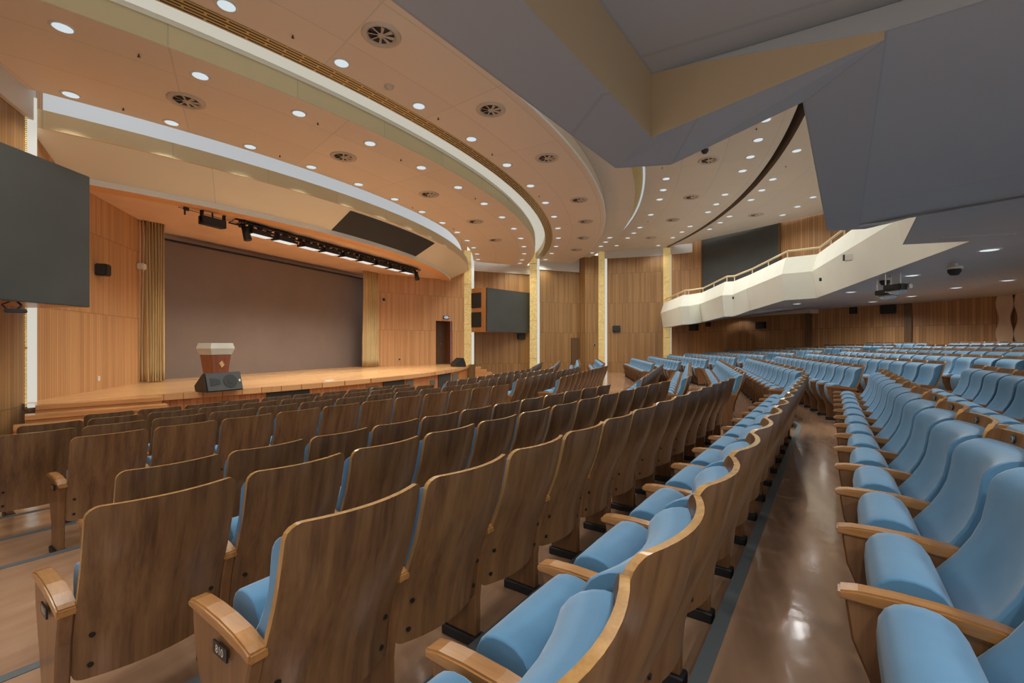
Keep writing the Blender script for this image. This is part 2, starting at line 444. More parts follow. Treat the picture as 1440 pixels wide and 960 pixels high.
def make_cushion():
    """padded back: thick block that follows the shell, flat sides and a rolled top"""
    mb = MB(); w = .468; us = [-1, -.985, -.94, -.8, -.6, -.3, 0, .3, .6, .8, .94, .985, 1]; nx = len(us)-1
    zs = [.40, .403, .415, .44, .48, .53, .58, .63, .69, .75, .81, .855, .885, .908, .925, .936, .942]
    def thick(z):
        t = .086+.055*math.exp(-((z-.49)/.12)**2)+.016*math.exp(-((z-.87)/.08)**2)
        if z > .88: d = (z-.88)/.0625; t = .012+(t-.012)*math.sqrt(max(0.0, 1-d*d))
        if z < .44: d = (.44-z)/.04; t *= .55+.45*math.sqrt(max(0.0, 1-d*d))
        return t
    fr = []; bk = []
    for z in zs:
        for u in us:
            x = u*w/2; base = shell_y(x, z)+.021
            e = 1.0 if abs(u) < .9 else (.985 if abs(u) < .95 else (.93 if abs(u) < .99 else .84))
            fr.append((x, base+thick(z)*e, z)); bk.append((x, base, z))
    K = nx+1; R = len(zs); o = R*K; vs = fr+bk
    mb.add(vs, [(j*K+i+1, j*K+i, (j+1)*K+i, (j+1)*K+i+1) for j in range(R-1) for i in range(nx)], 0, True)
    sd = []; ed = []
    for j in range(R-1):
        sd.append((j*K, o+j*K, o+(j+1)*K, (j+1)*K)); sd.append((j*K+nx, (j+1)*K+nx, o+(j+1)*K+nx, o+j*K+nx))
    for i in range(nx):
        ed.append((i, i+1, o+i+1, o+i)); t = (R-1)*K
        ed.append((t+i, o+t+i, o+t+i+1, t+i+1))
    mb.add(vs, sd, 0, False); mb.add(vs, ed, 0, True)
    return mb
def make_seat():
    pts = [(-.33, .265), (-.26, .262), (-.185, .31), (-.125, .41), (-.098, .52), (-.100, .612), (-.132, .655), (-.190, .665), (-.250, .642), (-.290, .565), (-.312, .47), (-.345, .37), (-.352, .30)]
    lp = pts+[pts[0]]; prof = []
    n = len(pts)
    for i in range(n):
        p0, p1, p2, p3 = pts[i-1], pts[i], pts[(i+1) % n], pts[(i+2) % n]
        for t in (0, .5):
            prof.append(tuple(.5*((2*b)+(-a+c)*t+(2*a-5*b+4*c-d)*t*t+(-a+3*b-3*c+d)*t**3) for a, b, c, d in zip(p0, p1, p2, p3)))
    cy = sum(p[0] for p in prof)/len(prof); cz = sum(p[1] for p in prof)/len(prof)
    mb = MB(); secs = [(-.198, .965), (-.1975, .985), (-.190, 1.0), (-.15, 1.004), (0, 1.01), (.15, 1.004), (.190, 1.0), (.1975, .985), (.198, .965)]
    K = len(prof); vs = []
    for x, s in secs: vs += [(x, cy+(y-cy)*s, cz+(z-cz)*s) for y, z in prof]
    mb.add(vs, [(k*K+i, k*K+(i+1) % K, (k+1)*K+(i+1) % K, (k+1)*K+i) for k in range(len(secs)-1) for i in range(K)], 0, True)
    mb.add(vs, [tuple(range(K-1, -1, -1)), tuple(range((len(secs)-1)*K, len(secs)*K))], 0, False)
    return mb
AW = .060
def make_arm(x0):
    """armrest: thick rounded wooden bar, slightly drooping to the rear"""
    mb = MB()
    up = [(-.012, .610), (-.014, .633), (-.06, .642), (-.14, .645), (-.24, .642), (-.34, .631), (-.41, .615), (-.440, .606)]
    lo = [(-.440, .572), (-.40, .582), (-.24, .601), (-.10, .606)]
    pr = up+lo
    mb.prism([(x0-AW/2, y, z) for y, z in pr], [(x0+AW/2, y, z) for y, z in pr])
    return mb
def make_panel(x0):
    mb = MB(); pr = [(-.03, .610), (-.045, .50), (-.10, .36), (-.145, .24), (-.155, .05), (-.36, .05), (-.36, .24), (-.39, .45), (-.432, .585), (-.40, .592), (-.24, .612)]
    t = .046
    mb.prism([(x0-t/2, y, z) for y, z in reversed(pr)], [(x0+t/2, y, z) for y, z in reversed(pr)])
    return mb
def make_foot(x0):
    mb = MB(); mb.box((x0, -.26, .026), (.075, .235, .052)); return mb
PROTO = {}
def proto_mesh(key, mb, mats, bevel=0, seg=2):
    o = mb.build(key, mats, None, bevel, seg)
    me = o.data; bpy.data.objects.remove(o); PROTO[key] = me
S2 = .273
proto_mesh('back_shell', make_shell(), [M['shell'], M['edge'], M['bolt']])
proto_mesh('back_cushion', make_cushion(), [M['fabric']])
proto_mesh('seat', make_seat(), [M['fabric']])
proto_mesh('armrest', make_arm(0), [M['arm']], .006, 2)
proto_mesh('side_panel', make_panel(0), [M['panel']], .006, 1)
proto_mesh('foot', make_foot(0), [M['foot']], .006, 1)
def plate_mesh(body, side):
    mb = MB(); x = side*(.029+.003)
    R = Matrix.Translation((x, -.265, .556)) @ Matrix.Rotation(side*PI/2, 4, 'Z') @ Matrix.Rotation(PI/2, 4, 'X')
    mb.box((0, 0, 0), (.092, .040, .006), 0, R)
    text_mesh(mb, body, .036, R @ Matrix.Translation((0, 0, .0036)), 1)
    o = mb.build('number_plate', [M['plate'], M['digits']]); me = o.data; bpy.data.objects.remove(o); return me
PLATES = {}
mb = MB(); mb.tube((0, 0, 0), (0, .004, 0), .017, 16, 0); mb.tube((0, .004, 0), (0, .0055, 0), .012, 12, 1); mb.box((0, .006, 0), (.008, .002, .014), 0)
proto_mesh('seat_tag', mb, [M['tag'], M['tag_mark']])

# ---- all chair places
def wall_clear(x, y):
    return x < wall_x(y)-.45
CH = []   # (id, block, row, idx, n, x, y, z, rot)
for k in KEYS:
    b, z, a0, n, s, bx, bn = ROWS[k]
    for i in range(n):
        x, y = A2W(a0+s*(i+.5), b); CH.append(('A%d_%d' % (k, i), 'A', k, i, n, x, y, z, -TA))
        xm = 2*CX-x
        if wall_clear(xm, y) and wall_clear(xm, y-.6): CH.append(('C%d_%d' % (k, i), 'C', k, i, n, xm, y, z, TA))
    yb = B_y(b)+(.03 if k > 4 else 0)
    L = bn*.5643
    for i in range(bn):
        x = bx+.5643*(i+.5)
        if k <= 0: x = CX-L/2+.5643*(i+.5)
        CH.append(('B%d_%d' % (k, i), 'B', k, i, bn, x, yb, z, 0.0))
KEEP = set('''A-1_10 A-1_11 A-1_12 A-1_13 A-1_7 A-1_8 A-1_9 A0_1 A0_10 A0_11 A0_12 A0_13 A0_2 A0_3 A0_4 A0_5 A0_6 A0_7 A0_8 A0_9 A1_0 A1_1 A1_10 A1_11 A1_12 A1_13 
A1_2 A1_3 A1_4 A1_5 A1_6 A1_7 A1_8 A1_9 A2_0 A2_1 A2_10 A2_11 A2_12 A2_2 A2_3 A2_4 A2_5 A2_6 A2_7 A2_8 A2_9 A3_0 A3_1 A3_10 A3_11 A3_12 A3_2 A3_3 A3_4 
A3_5 A3_6 A3_7 A3_8 A3_9 A4_0 A4_1 A4_10 A4_11 A4_2 A4_3 A4_4 A4_5 A4_6 A4_7 A4_8 A4_9 A5_0 A5_1 A5_10 A5_2 A5_3 A5_4 A5_5 A5_6 A5_7 A5_8 A5_9 A6_1 
A6_10 A6_11 A6_12 A6_2 A6_3 A6_4 A6_5 A6_6 A6_7 A6_8 A6_9 A7_0 A7_1 A7_10 A7_2 A7_3 A7_4 A7_5 A7_6 A7_7 A7_8 A7_9 A8_0 A8_1 A8_2 A8_3 A8_4 A8_5 A8_6 
A8_7 A8_8 A8_9 B-1_0 B-1_1 B-1_10 B-1_11 B-1_13 B-1_14 B-1_2 B-1_3 B-1_4 B-1_5 B-1_6 B-1_7 B-1_8 B-1_9 B-2_0 B-2_1 B-2_10 B-2_11 B-2_12 B-2_13 B-2_14 
B-2_2 B-2_3 B-2_4 B-2_5 B-2_6 B-2_7 B-2_8 B-2_9 B-3_10 B-3_11 B-3_12 B-3_3 B-3_4 B-3_5 B-3_6 B-3_7 B-3_8 B-3_9 B-4_10 B-4_11 B-4_12 B-4_13 B-4_6 B-4_7 
B-4_8 B-4_9 B-5_10 B-5_11 B-5_12 B-5_13 B-5_14 B-5_15 B0_0 B0_1 B0_10 B0_12 B0_2 B0_3 B0_4 B0_5 B0_6 B0_7 B0_8 B0_9 B1_0 B1_1 B1_10 B1_11 B1_12 B1_2 
B1_3 B1_4 B1_5 B1_6 B1_7 B1_8 B1_9 B2_0 B2_1 B2_10 B2_11 B2_13 B2_2 B2_3 B2_4 B2_5 B2_6 B2_7 B2_8 B2_9 B3_0 B3_1 B3_2 B3_3 B3_5 B4_0 B4_1 B4_2 B4_3 
B5_0 B5_1 B5_10 B5_2 B5_3 B5_4 B5_5 B5_6 B5_7 B5_8 B5_9 B6_0 B6_1 B6_2 B6_3 B6_4 B6_5 B6_6 B6_7 B7_0 B7_1 B7_2 B7_3 B7_4 B7_5 B7_6 B8_0 B8_1 B8_2 B8_3 
B8_5 C-1_10 C-1_11 C-1_12 C-1_13 C-2_10 C-2_11 C-2_8 C-2_9 C-3_10 C-3_11 C-3_8 C-3_9 C-4_10 C-4_8 C-4_9 C-5_5 C-5_6 C-5_7 C-5_8 C-5_9 C0_10 C0_11 
C0_12 C0_13 C0_9 C1_10 C1_11 C1_12 C1_13 C1_9 C2_10 C2_11 C2_12 C2_7 C2_8 C2_9 C3_10 C3_11 C3_12 C3_7 C3_8 C3_9 C4_0 C4_10 C4_11 C4_2 C4_3 C4_4 C4_5 
C4_6 C4_7 C4_8 C4_9 '''.split())  #@KEEP@
ALL = {c[0] for c in CH}
if KEEP is None:
    CAMF = (math.cos(math.radians(21.5)), math.sin(math.radians(21.5)))
    cand = []
    for c in CH:
        d = c[5]*CAMF[0]+c[6]*CAMF[1]; l = c[5]*CAMF[1]-c[6]*CAMF[0]
        if d > .2 and abs(l/d) < 1.25: cand.append((d, c[0]))
    cand.sort(); KEEP = {n for _, n in cand[:300]}
ROWNAME_A = {8: 'brown front row nearest the stage, near side', 7: 'second brown row from the stage, near side', 6: 'third brown row from the stage, near side', 5: 'fourth brown row from the stage, near side',
             4: 'fourth brown row left of the passage', 3: 'third brown row left of the passage', 2: 'second brown row left of the passage', 1: 'wavy brown row edging the passage',
             0: 'blue row right of the passage', -1: 'blue row just behind the passage row', -2: 'second blue row behind the passage row', -3: 'third blue row behind the passage row', -4: 'fourth blue row behind the passage row', -5: 'last blue row, near side'}
def rowname(block, k):
    if block == 'A': return ROWNAME_A[k]
    nm = 'centre block' if block == 'B' else 'wall block'
    return '%s row of the %s' % (ORD[8-k], nm)
def make_chair(c, parts=None):
    cid, blk, k, i, n, x, y, z, rot = c
    root = empty('auditorium_seat', (x, y, z), rot)
    e = i if blk != 'C' else n-1-i
    if blk == 'C':
        lab = 'blue seat, %s from the far wall, %s counted from stage' % (ORD[i], rowname(blk, k))
    elif blk == 'B':
        lab = 'blue seat, %s from the near aisle, %s counted from stage' % (ORD[i], rowname(blk, k))
    else:
        lab = 'wood-backed blue seat, %s from the near end, %s' % (ORD[i], rowname(blk, k))
    tag(root, lab, 'seat', 'seats in the '+rowname(blk, k))
    s = ROWS[k][4] if blk != 'B' else .5643
    # armrest numbering runs along local +x
    def child(key, name=None, dx=0, me=None):
        o = bpy.data.objects.new(name or key, me or PROTO[key]); COL.objects.link(o); o.parent = root; o.location = (dx, 0, 0); return o
    child('back_shell'); child('back_cushion'); child('seat')
    first_local = (i == 0) if blk != 'C' else (i == n-1)
    last_local = (i == n-1) if blk != 'C' else (i == 0)
    ends = [-s/2]+([s/2] if last_local else [])
    for dx in ends:
        pn = child('side_panel', dx=dx); child('armrest', dx=dx)
        f = bpy.data.objects.new('foot', PROTO['foot']); COL.objects.link(f); f.parent = pn
    for cond, dx, side in ((first_local, -s/2, -1), (last_local, s/2, 1)):
        if cond and (blk, side) in (('A', -1), ('B', -1), ('A', 1), ('C', -1)):
            if side not in PLATES: PLATES[side] = plate_mesh('810', side)
            child('number_plate', dx=dx, me=PLATES[side])
    if blk == 'A' and k in (0, -1) and i < 7:
        o = child('seat_tag'); o.location = (.12, shell_y(.12, .963)+.0205, .963)
    return root
chairs = 0
rest = []
for c in CH:
    if c[0] in KEEP: make_chair(c); chairs += 1
    else: rest.append(c)
# the seats past the three hundred that show largest
def merged(cs):
    mb = MB(); keys = ['back_shell', 'back_cushion', 'seat', 'side_panel', 'armrest', 'foot']
    mats = [M['shell'], M['edge'], M['bolt'], M['fabric'], M['panel'], M['arm'], M['foot']]; mi = {m_.name: i for i, m_ in enumerate(mats)}
    cache = {}
    for kk in keys:
        me = PROTO[kk]; cache[kk] = ([v.co.copy() for v in me.vertices], [(tuple(p.vertices), mi[me.materials[p.material_index].name], p.use_smooth) for p in me.polygons])
    for cid, blk, k, i, n, x, y, z, rot in cs:
        T = Matrix.Translation((x, y, z)) @ Matrix.Rotation(rot, 4, 'Z'); s = ROWS[k][4] if blk != 'B' else .5643
        last = (i == n-1) if blk != 'C' else (i == 0)
        for kk in keys:
            for dx in ([0] if kk in ('back_shell', 'back_cushion', 'seat') else [-s/2]+([s/2] if last else [])):
                o = len(mb.v); D = T @ Matrix.Translation((dx, 0, 0))
                mb.v += [tuple(D @ v) for v in cache[kk][0]]
                for f, a, sm in cache[kk][1]:
                    mb.f.append([o+j for j in f]); mb.m.append(a); mb.sm.append(sm); mb.uv.append(None)
    return mb.build('auditorium_seats', mats)
if rest:
    tag(merged(rest), 'mass of far blue seats beyond those that can be told apart', 'seats', kind='stuff')

# ------------------------------------------------------------------ walls
ZB, ZT = -.75, 7.25
def wall_quad(mb, p, q, z0, z1, m=0, u0=0.0):
    L = math.hypot(q[0]-p[0], q[1]-p[1])
    mb.quad((*p, z0), (*q, z0), (*q, z1), (*p, z1), m, [(u0, z0+5), (u0+L, z0+5), (u0+L, z1+5), (u0, z1+5)])
    return u0+L
def wall_slab(mb, p, q, z0, z1, m=0, out=.15, side=1):
    """wall with thickness; `side` tells on which hand the back lies"""
    d = Vector((q[0]-p[0], q[1]-p[1])).normalized(); nrm = Vector((-d.y, d.x))*side*out
    p2, q2 = (p[0]+nrm.x, p[1]+nrm.y), (q[0]+nrm.x, q[1]+nrm.y)
    wall_quad(mb, p, q, z0, z1, m); wall_quad(mb, p2, q2, z0, z1, m)
    for s, e in ((p, p2), (q, q2)): wall_quad(mb, s, e, z0, z1, m)
    mb.quad((*p, z1), (*q, z1), (*q2, z1), (*p2, z1), m); mb.quad((*p, z0), (*q, z0), (*q2, z0), (*p2, z0), m)
def lerp2(p, q, t): return (p[0]+(q[0]-p[0])*t, p[1]+(q[1]-p[1])*t)
FR = (17.4, 13.55); FL = (7.6, 13.6)
# right flank beside the stage, with the stage door's opening
mb = MB(); t0, t1 = .619, .813
wall_slab(mb, FR, lerp2(FR, P1, t0), ZB, ZT, 0, .15, 1)
wall_slab(mb, lerp2(FR, P1, t1), P1, ZB, ZT, 0, .15, 1)
wall_slab(mb, lerp2(FR, P1, t0), lerp2(FR, P1, t1), 2.52, ZT, 0, .15, 1)
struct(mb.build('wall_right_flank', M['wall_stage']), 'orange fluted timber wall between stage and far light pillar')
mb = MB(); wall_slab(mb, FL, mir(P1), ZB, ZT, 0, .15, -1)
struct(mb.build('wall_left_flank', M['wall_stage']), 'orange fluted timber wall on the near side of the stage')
# door recess
d = Vector((P1[0]-FR[0], P1[1]-FR[1])).normalized(); nr = Vector((-d.y, d.x))
nr = nr if nr.x > 0 else -nr                               # points away from the hall
def rec(t, dep): p = lerp2(FR, P1, t); return (p[0]+nr.x*dep, p[1]+nr.y*dep)
dr = empty('door_1', (*rec((t0+t1)/2, .5), STAGE_Z)); struct(dr, 'dark stage door in a recess beside the far pillar')
def child_abs(o, par):
    o.parent = par; o.matrix_parent_inverse = par.matrix_world.inverted() if False else Matrix.Translation(-Vector(par.location)); return o
mb = MB(); a, b_ = rec(t0, .16), rec(t0, .75); c_, d_ = rec(t1, .16), rec(t1, .75)
for s, e in ((a, b_), (c_, d_)):
    v = Vector((s[0]-e[0], s[1]-e[1])).normalized(); 
    mb.quad((*s, STAGE_Z), (*e, STAGE_Z), (*e, 2.52), (*s, 2.52))
mb.quad((*a, 2.52), (*c_, 2.52), (*d_, 2.52), (*b_, 2.52))
child_abs(mb.build('door_frame', M['jamb']), dr)
mb = MB(); wall_slab(mb, b_, d_, STAGE_Z, 2.6, 0, .05, 1); child_abs(mb.build('door_leaf', M['door']), dr)
h = lerp2(b_, d_, .78); mb = MB(); mb.box((h[0]-nr.x*.03, h[1]-nr.y*.03, 1.33), (.05, .05, .16)); mb.tube((h[0]-nr.x*.06, h[1]-nr.y*.06, 1.36), (h[0]-nr.x*.06-d.x*.14, h[1]-nr.y*.06-d.y*.14, 1.36), .012)
child_abs(mb.build('door_handle', M['metal'], bevel=.004), dr)
mb = MB(); g = lerp2(b_, d_, .25); R = Matrix.Translation((g[0]-nr.x*.012, g[1]-nr.y*.012, 2.08)) @ Matrix.Rotation(math.atan2(d.y, d.x), 4, 'Z'); mb.box((0, 0, 0), (.26, .02, .22), 0, R); child_abs(mb.build('door_notice', M['grey_vent']), dr)
# stage floor inside the recess
# exit sign over the door
g = lerp2(FR, P1, (t0+t1)/2+.02); rz = math.atan2(d.y, d.x)
sg = empty('exit_sign', (g[0]-nr.x*.04, g[1]-nr.y*.04, 2.70), rz); tag(sg, 'small lit exit sign over the dark stage door', 'sign')
mb = MB(); mb.box((0, 0, 0), (.34, .05, .15)); mb.build('sign_case', M['sign_dark'], sg, .006)
mb = MB(); mb.box((0, -.028, 0), (.17, .008, .13)); mb.build('sign_face', M['blue_sign'], sg)
mb = MB(); mb.box((.0, -.028, 0), (.30, .004, .05)); mb.build('sign_arrow', M['blue_sign'], sg)

# right side walls
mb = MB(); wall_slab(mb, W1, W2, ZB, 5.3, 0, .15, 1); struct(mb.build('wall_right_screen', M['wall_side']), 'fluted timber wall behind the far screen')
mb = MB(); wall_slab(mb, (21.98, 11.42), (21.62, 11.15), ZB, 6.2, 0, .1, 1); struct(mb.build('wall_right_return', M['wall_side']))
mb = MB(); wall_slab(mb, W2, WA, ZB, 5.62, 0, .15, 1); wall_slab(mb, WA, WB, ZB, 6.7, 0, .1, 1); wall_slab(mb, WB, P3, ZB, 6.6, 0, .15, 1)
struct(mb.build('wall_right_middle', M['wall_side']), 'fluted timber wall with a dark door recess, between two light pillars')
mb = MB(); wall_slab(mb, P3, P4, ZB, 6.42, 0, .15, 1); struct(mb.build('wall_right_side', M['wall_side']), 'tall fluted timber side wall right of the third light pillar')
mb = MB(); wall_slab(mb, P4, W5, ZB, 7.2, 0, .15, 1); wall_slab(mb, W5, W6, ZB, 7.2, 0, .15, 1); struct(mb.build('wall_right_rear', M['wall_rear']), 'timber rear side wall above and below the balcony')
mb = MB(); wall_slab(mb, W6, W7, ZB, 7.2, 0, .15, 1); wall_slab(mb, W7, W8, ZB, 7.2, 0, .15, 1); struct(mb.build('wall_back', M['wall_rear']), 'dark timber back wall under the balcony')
# white friezes over the side walls
for nm, p, q, z0, z1 in (('trim_20', W1, W2, 5.3, 5.8), ('trim_21', W2, WA, 5.62, 6.6), ('trim_22', P3, P4, 6.42, 6.9), ('trim_23', (27.47, 1.2), (27.3, -.0), 6.45, 6.95)):
    mb = MB(); p2 = (p[0]-.05, p[1]-.05); q2 = (q[0]-.05, q[1]-.05); wall_slab(mb, p2, q2, z0, z1, 0, .2, 1); struct(mb.build(nm, M['frieze']), 'white frieze above the timber wall')
# left side (mirror, the part beside the stage)
mb = MB(); wall_slab(mb, mir(P1), mir(P2), ZB, 5.3, 0, .15, -1); struct(mb.build('wall_left_screen', M['wall_side']), 'fluted timber wall behind the near screen')
mb = MB(); p, q = mir(P1), mir(P2); wall_slab(mb, (p[0]+.05, p[1]-.05), (q[0]+.05, q[1]-.05), 5.3, 5.85, 0, .2, -1); struct(mb.build('trim_24', M['frieze']), 'white frieze above the near timber wall')
mb = MB(); wall_slab(mb, mir(P2), mir(P3), ZB, ZT, 0, .15, -1); struct(mb.build('wall_left_side', M['wall_side']))
# dark joints in the back wall
def on_wall(p, q, u, z, off=.012):
    return lerp2(p, q, u)
for nm, (p, q), t in (('trim_25', (W6, W7), -.03), ('trim_26', (W6, W7), .66)):
    c = lerp2(p, q, t); mb = MB(); a = math.atan2(q[1]-p[1], q[0]-p[0]); R = Matrix.Translation((c[0], c[1], 1.5)) @ Matrix.Rotation(a, 4, 'Z'); mb.box((0, 0, 0), (.22, .16, 4.4), 0, R); struct(mb.build(nm, M['door']), 'dark upright joint in the timber back wall')
# dark door beside the third pillar
p, q = W2, WA; d2 = Vector((q[0]-p[0], q[1]-p[1])).normalized()
dd = empty('door_2', (*lerp2(p, q, .915), -.4), math.atan2(d2.y, d2.x)); struct(dd, 'dark door in the timber wall left of the third light pillar')
mb = MB(); mb.box((0, -.02, 1.06), (.52, .08, 2.12)); mb.build('door_leaf', M['door'], dd)
mb = MB(); mb.box((.2, -.075, 1.0), (.03, .03, .14)); mb.build('door_handle', M['metal'], dd)

# ------------------------------------------------------------------ ceilings
C1, C2, C3, C4, CR = 5.75, 6.1, 6.85, 6.9, 6.45
mb = MB(); ring(mb, 18.95, C1, 22.0, C1); ring(mb, 18.95, C1+.0, 18.95, C1+.18); struct(mb.build('ceiling', M['c_warm']), 'warm curved ceiling band nearest the stage')
mb = MB(); ring(mb, 22.0, C1, 22.0, 6.15, 0); struct(mb.build('trim_30', M['lip']), 'cream curved upstand edging the first ceiling band')
mb = MB(); ring(mb, 22.0, 6.15, 21.8, 6.15, 0); ring(mb, 22.02, 6.09, 22.02, 6.17, 0); struct(mb.build('trim_31', M['trim_white']), 'white rim on the curved upstand')
mb = MB(); ring(mb, 22.45, C2, 24.9, C2); ring(mb, 24.9, C2, 24.9, CR); struct(mb.build('ceiling', M['c_mid']), 'second curved ceiling band with round vents')
mb = MB(); ring(mb, 22.45, C2, 22.45, 6.43); struct(mb.build('trim_32', M['brass_top']), 'brass lattice upstand of the second ceiling band')
mb = MB(); ring(mb, 22.47, C2-.004, 22.78, C2-.004); struct(mb.build('trim_33', M['slot']), 'slotted air grille along the second ceiling band')
mb = MB(); ring(mb, 24.9, CR, 25.95, CR); struct(mb.build('ceiling', M['c_cream']), 'plain grey recessed ceiling band')
mb = MB(); ring(mb, 25.90, CR, 26.2, C3); struct(mb.build('trim_34', M['brass_top']), 'gold lattice in the slot before the third ceiling band')
mb = MB(); ring(mb, 26.2, C3-.02, 26.27, C3-.02); struct(mb.build('trim_35', M['strip']), 'thin lit edge of the third ceiling band')
mb = MB(); ring(mb, 26.2, C3, 29.85, C3); struct(mb.build('ceiling', M['c_cream']), 'third curved cream ceiling band')
mb = MB(); ring(mb, 29.85, C3, 29.85, 7.3); ring(mb, 29.87, 7.2, 30.12, C4); struct(mb.build('trim_36', M['brass_dark']), 'dark lattice slot in the rear ceiling')
mb = MB(); ring(mb, 30.12, C4, 38, C4); struct(mb.build('ceiling', M['c_cream']), 'rear cream ceiling above the balcony')
mb = MB(); ring(mb, 17.0, 7.35, 38, 7.35); struct(mb.build('ceiling', M['c_cream']))
# cove one: ledge and white back, the lamplight on it put in as emission
mb = MB(); ring(mb, 18.35, 5.50, 18.35, 6.2); struct(mb.build('trim_37', M['strip']), 'lit cove over the proscenium')
mb = MB(); ring(mb, 18.70, 5.20, 18.70, 5.54); ring(mb, 18.70, 5.54, 18.3, 5.54); struct(mb.build('trim_38', M['lip']), 'yellow curved band over the proscenium')
mb = MB(); ring(mb, 18.62, 5.185, 18.72, 5.205); struct(mb.build('trim_39', M['trim_orange']))
# white cap over cove two; lamplight falling on it is put in as emission
mb = MB(); ring(mb, 21.5, 6.36, 22.45, 6.42); struct(mb.build('trim_40', M['cove_cap_glow']), 'white cap of the second cove, its lamplight put in as glow')
mb = MB(); ring(mb, 24.88, C2-.003, 24.93, C2+.05); struct(mb.build('trim_44', M['trim_white']), 'pale edge of the second ceiling band')
# proscenium fascia
LIP_R, LIP_Z = 17.8, 4.57
mb = MB(); ring(mb, LIP_R, LIP_Z+.12, 18.70, 5.2); struct(mb.build('wall_proscenium', M['fascia']), 'sloping curved fascia over the stage opening')
mb = MB(); ring(mb, LIP_R+.01, LIP_Z, LIP_R+.01, LIP_Z+.13); struct(mb.build('trim_41', M['trim_white']), 'white lip of the proscenium')
mb = MB(); ring(mb, LIP_R, LIP_Z, 17.35, LIP_Z-.0); struct(mb.build('trim_42', M['trim_orange']), 'orange underside of the proscenium lip')
mb = MB(); ring(mb, 17.35, LIP_Z+.0, 17.35, 4.64); struct(mb.build('trim_43', M['trim_orange']))
mb = MB()
sa = th_max(17.35, .3)
for i in range(40):
    p, q = ring_pt(17.35, -sa+2*sa*i/40, 4.62), ring_pt(17.35, -sa+2*sa*(i+1)/40, 4.62)
    mb.quad(p, q, (q[0], 15, 4.62), (p[0], 15, 4.62))
struct(mb.build('ceiling_stage', M['stage_ceiling']), 'orange ceiling over the stage')
# loudspeaker grille set in the fascia
mb = MB(); f0, f1 = (17.80, 4.66), (18.69, 5.195)
def fas(t): return (17.8+(18.70-17.8)*t, LIP_Z+.12+(5.2-LIP_Z-.12)*t)
n_ = 24; vs = []
ta, tb = math.radians(-7.6), math.radians(6.3)
def fthk(th_lo, th_hi):
    for i in range(n_+1):
        t = i/n_; lo = fas(.03); hi = fas(.92); a = th_lo[0]+(th_lo[1]-th_lo[0])*t; b = th_hi[0]+(th_hi[1]-th_hi[0])*t
        for off in (.012, -.02):
            vs.append(ring_pt(lo[0]+off, a, lo[1]-off)); vs.append(ring_pt(hi[0]+off, b, hi[1]-off))
fthk((ta, tb), (ta, tb))
fs = []
for i in range(n_):
    o = 4*i
    fs += [(o, o+4, o+5, o+1), (o+2, o+3, o+7, o+6), (o, o+2, o+6, o+4), (o+1, o+5, o+7, o+3)]
fs += [(0, 1, 3, 2), (4*n_, 4*n_+2, 4*n_+3, 4*n_+1)]
mb.add(vs, fs); tag(mb.build('speaker_grille', M['black_grille']), 'long black loudspeaker grille set in the sloping fascia over the stage', 'grille')

# ------------------------------------------------------------------ light pillars
def pillar(p, rz, z0, z1, label, strip_side, w=.40):
    r = empty('light_pillar', (*p, z0), rz); tag(r, label, 'light pillar', 'light pillars along the walls')
    h = z1-z0; mb = MB()
    x0, x1 = (-w/2, w/2)
    mb.add([(x0, -.1, 0), (x1, -.1, 0), (x1, -.1, h), (x0, -.1, h)], [(0, 1, 2, 3)], 0, False, [[(0, 0), (w, 0), (w, h), (0, h)]])
    mb.add([(x0, -.1, 0), (x0, .25, 0), (x0, .25, h), (x0, -.1, h)], [(0, 1, 2, 3)], 0, False, [[(0, 0), (.35, 0), (.35, h), (0, h)]])
    mb.add([(x1, -.1, 0), (x1, .25, 0), (x1, .25, h), (x1, -.1, h)], [(0, 1, 2, 3)], 0, False, [[(0, 0), (.35, 0), (.35, h), (0, h)]])
    k = int(h/1.05)
    mb.build('lattice_panel', M['brass'], r)
    mb = MB(); sw = .14 if w > .2 else .125; sx = strip_side*(w/2+sw/2+.01); mb.box((sx, .02, h/2), (sw, .12, h-.02)); mb.build('lamp_strip', M['pillar_glow'], r)
    mb = MB()
    for i in range(k+1): mb.box((0, -.1, min(h-.02, i*1.05+.02)), (w+.01, .02, .03))
    mb.build('band', M['gold'], r)
    return r
def face_rot(p, tgt=(9, 2)):
    return math.atan2(tgt[1]-p[1], tgt[0]-p[0])+PI/2
pillar(P1, face_rot(P1, (0, 0)), .27, 6.25, 'tall gold lattice light pillar beside the stage door', 1)
pillar(P2, face_rot(P2, (0, 0)), -.5, 6.55, 'tall gold lattice light pillar right of the far screen', 1)
pillar(P3, face_rot(P3, (0, 0)), -.5, 6.83, 'tall gold lattice light pillar between door recess and long side wall', 1)
pillar(P4, face_rot(P4, (0, 0)), -.4, 6.85, 'tall gold lattice light pillar meeting the balcony end', 1)
pillar((mir(P1)[0]-.13, mir(P1)[1]-.03), face_rot(mir(P1), (2, 0)), .2, 5.72, 'tall lit pillar behind the near screen', 1, .10)

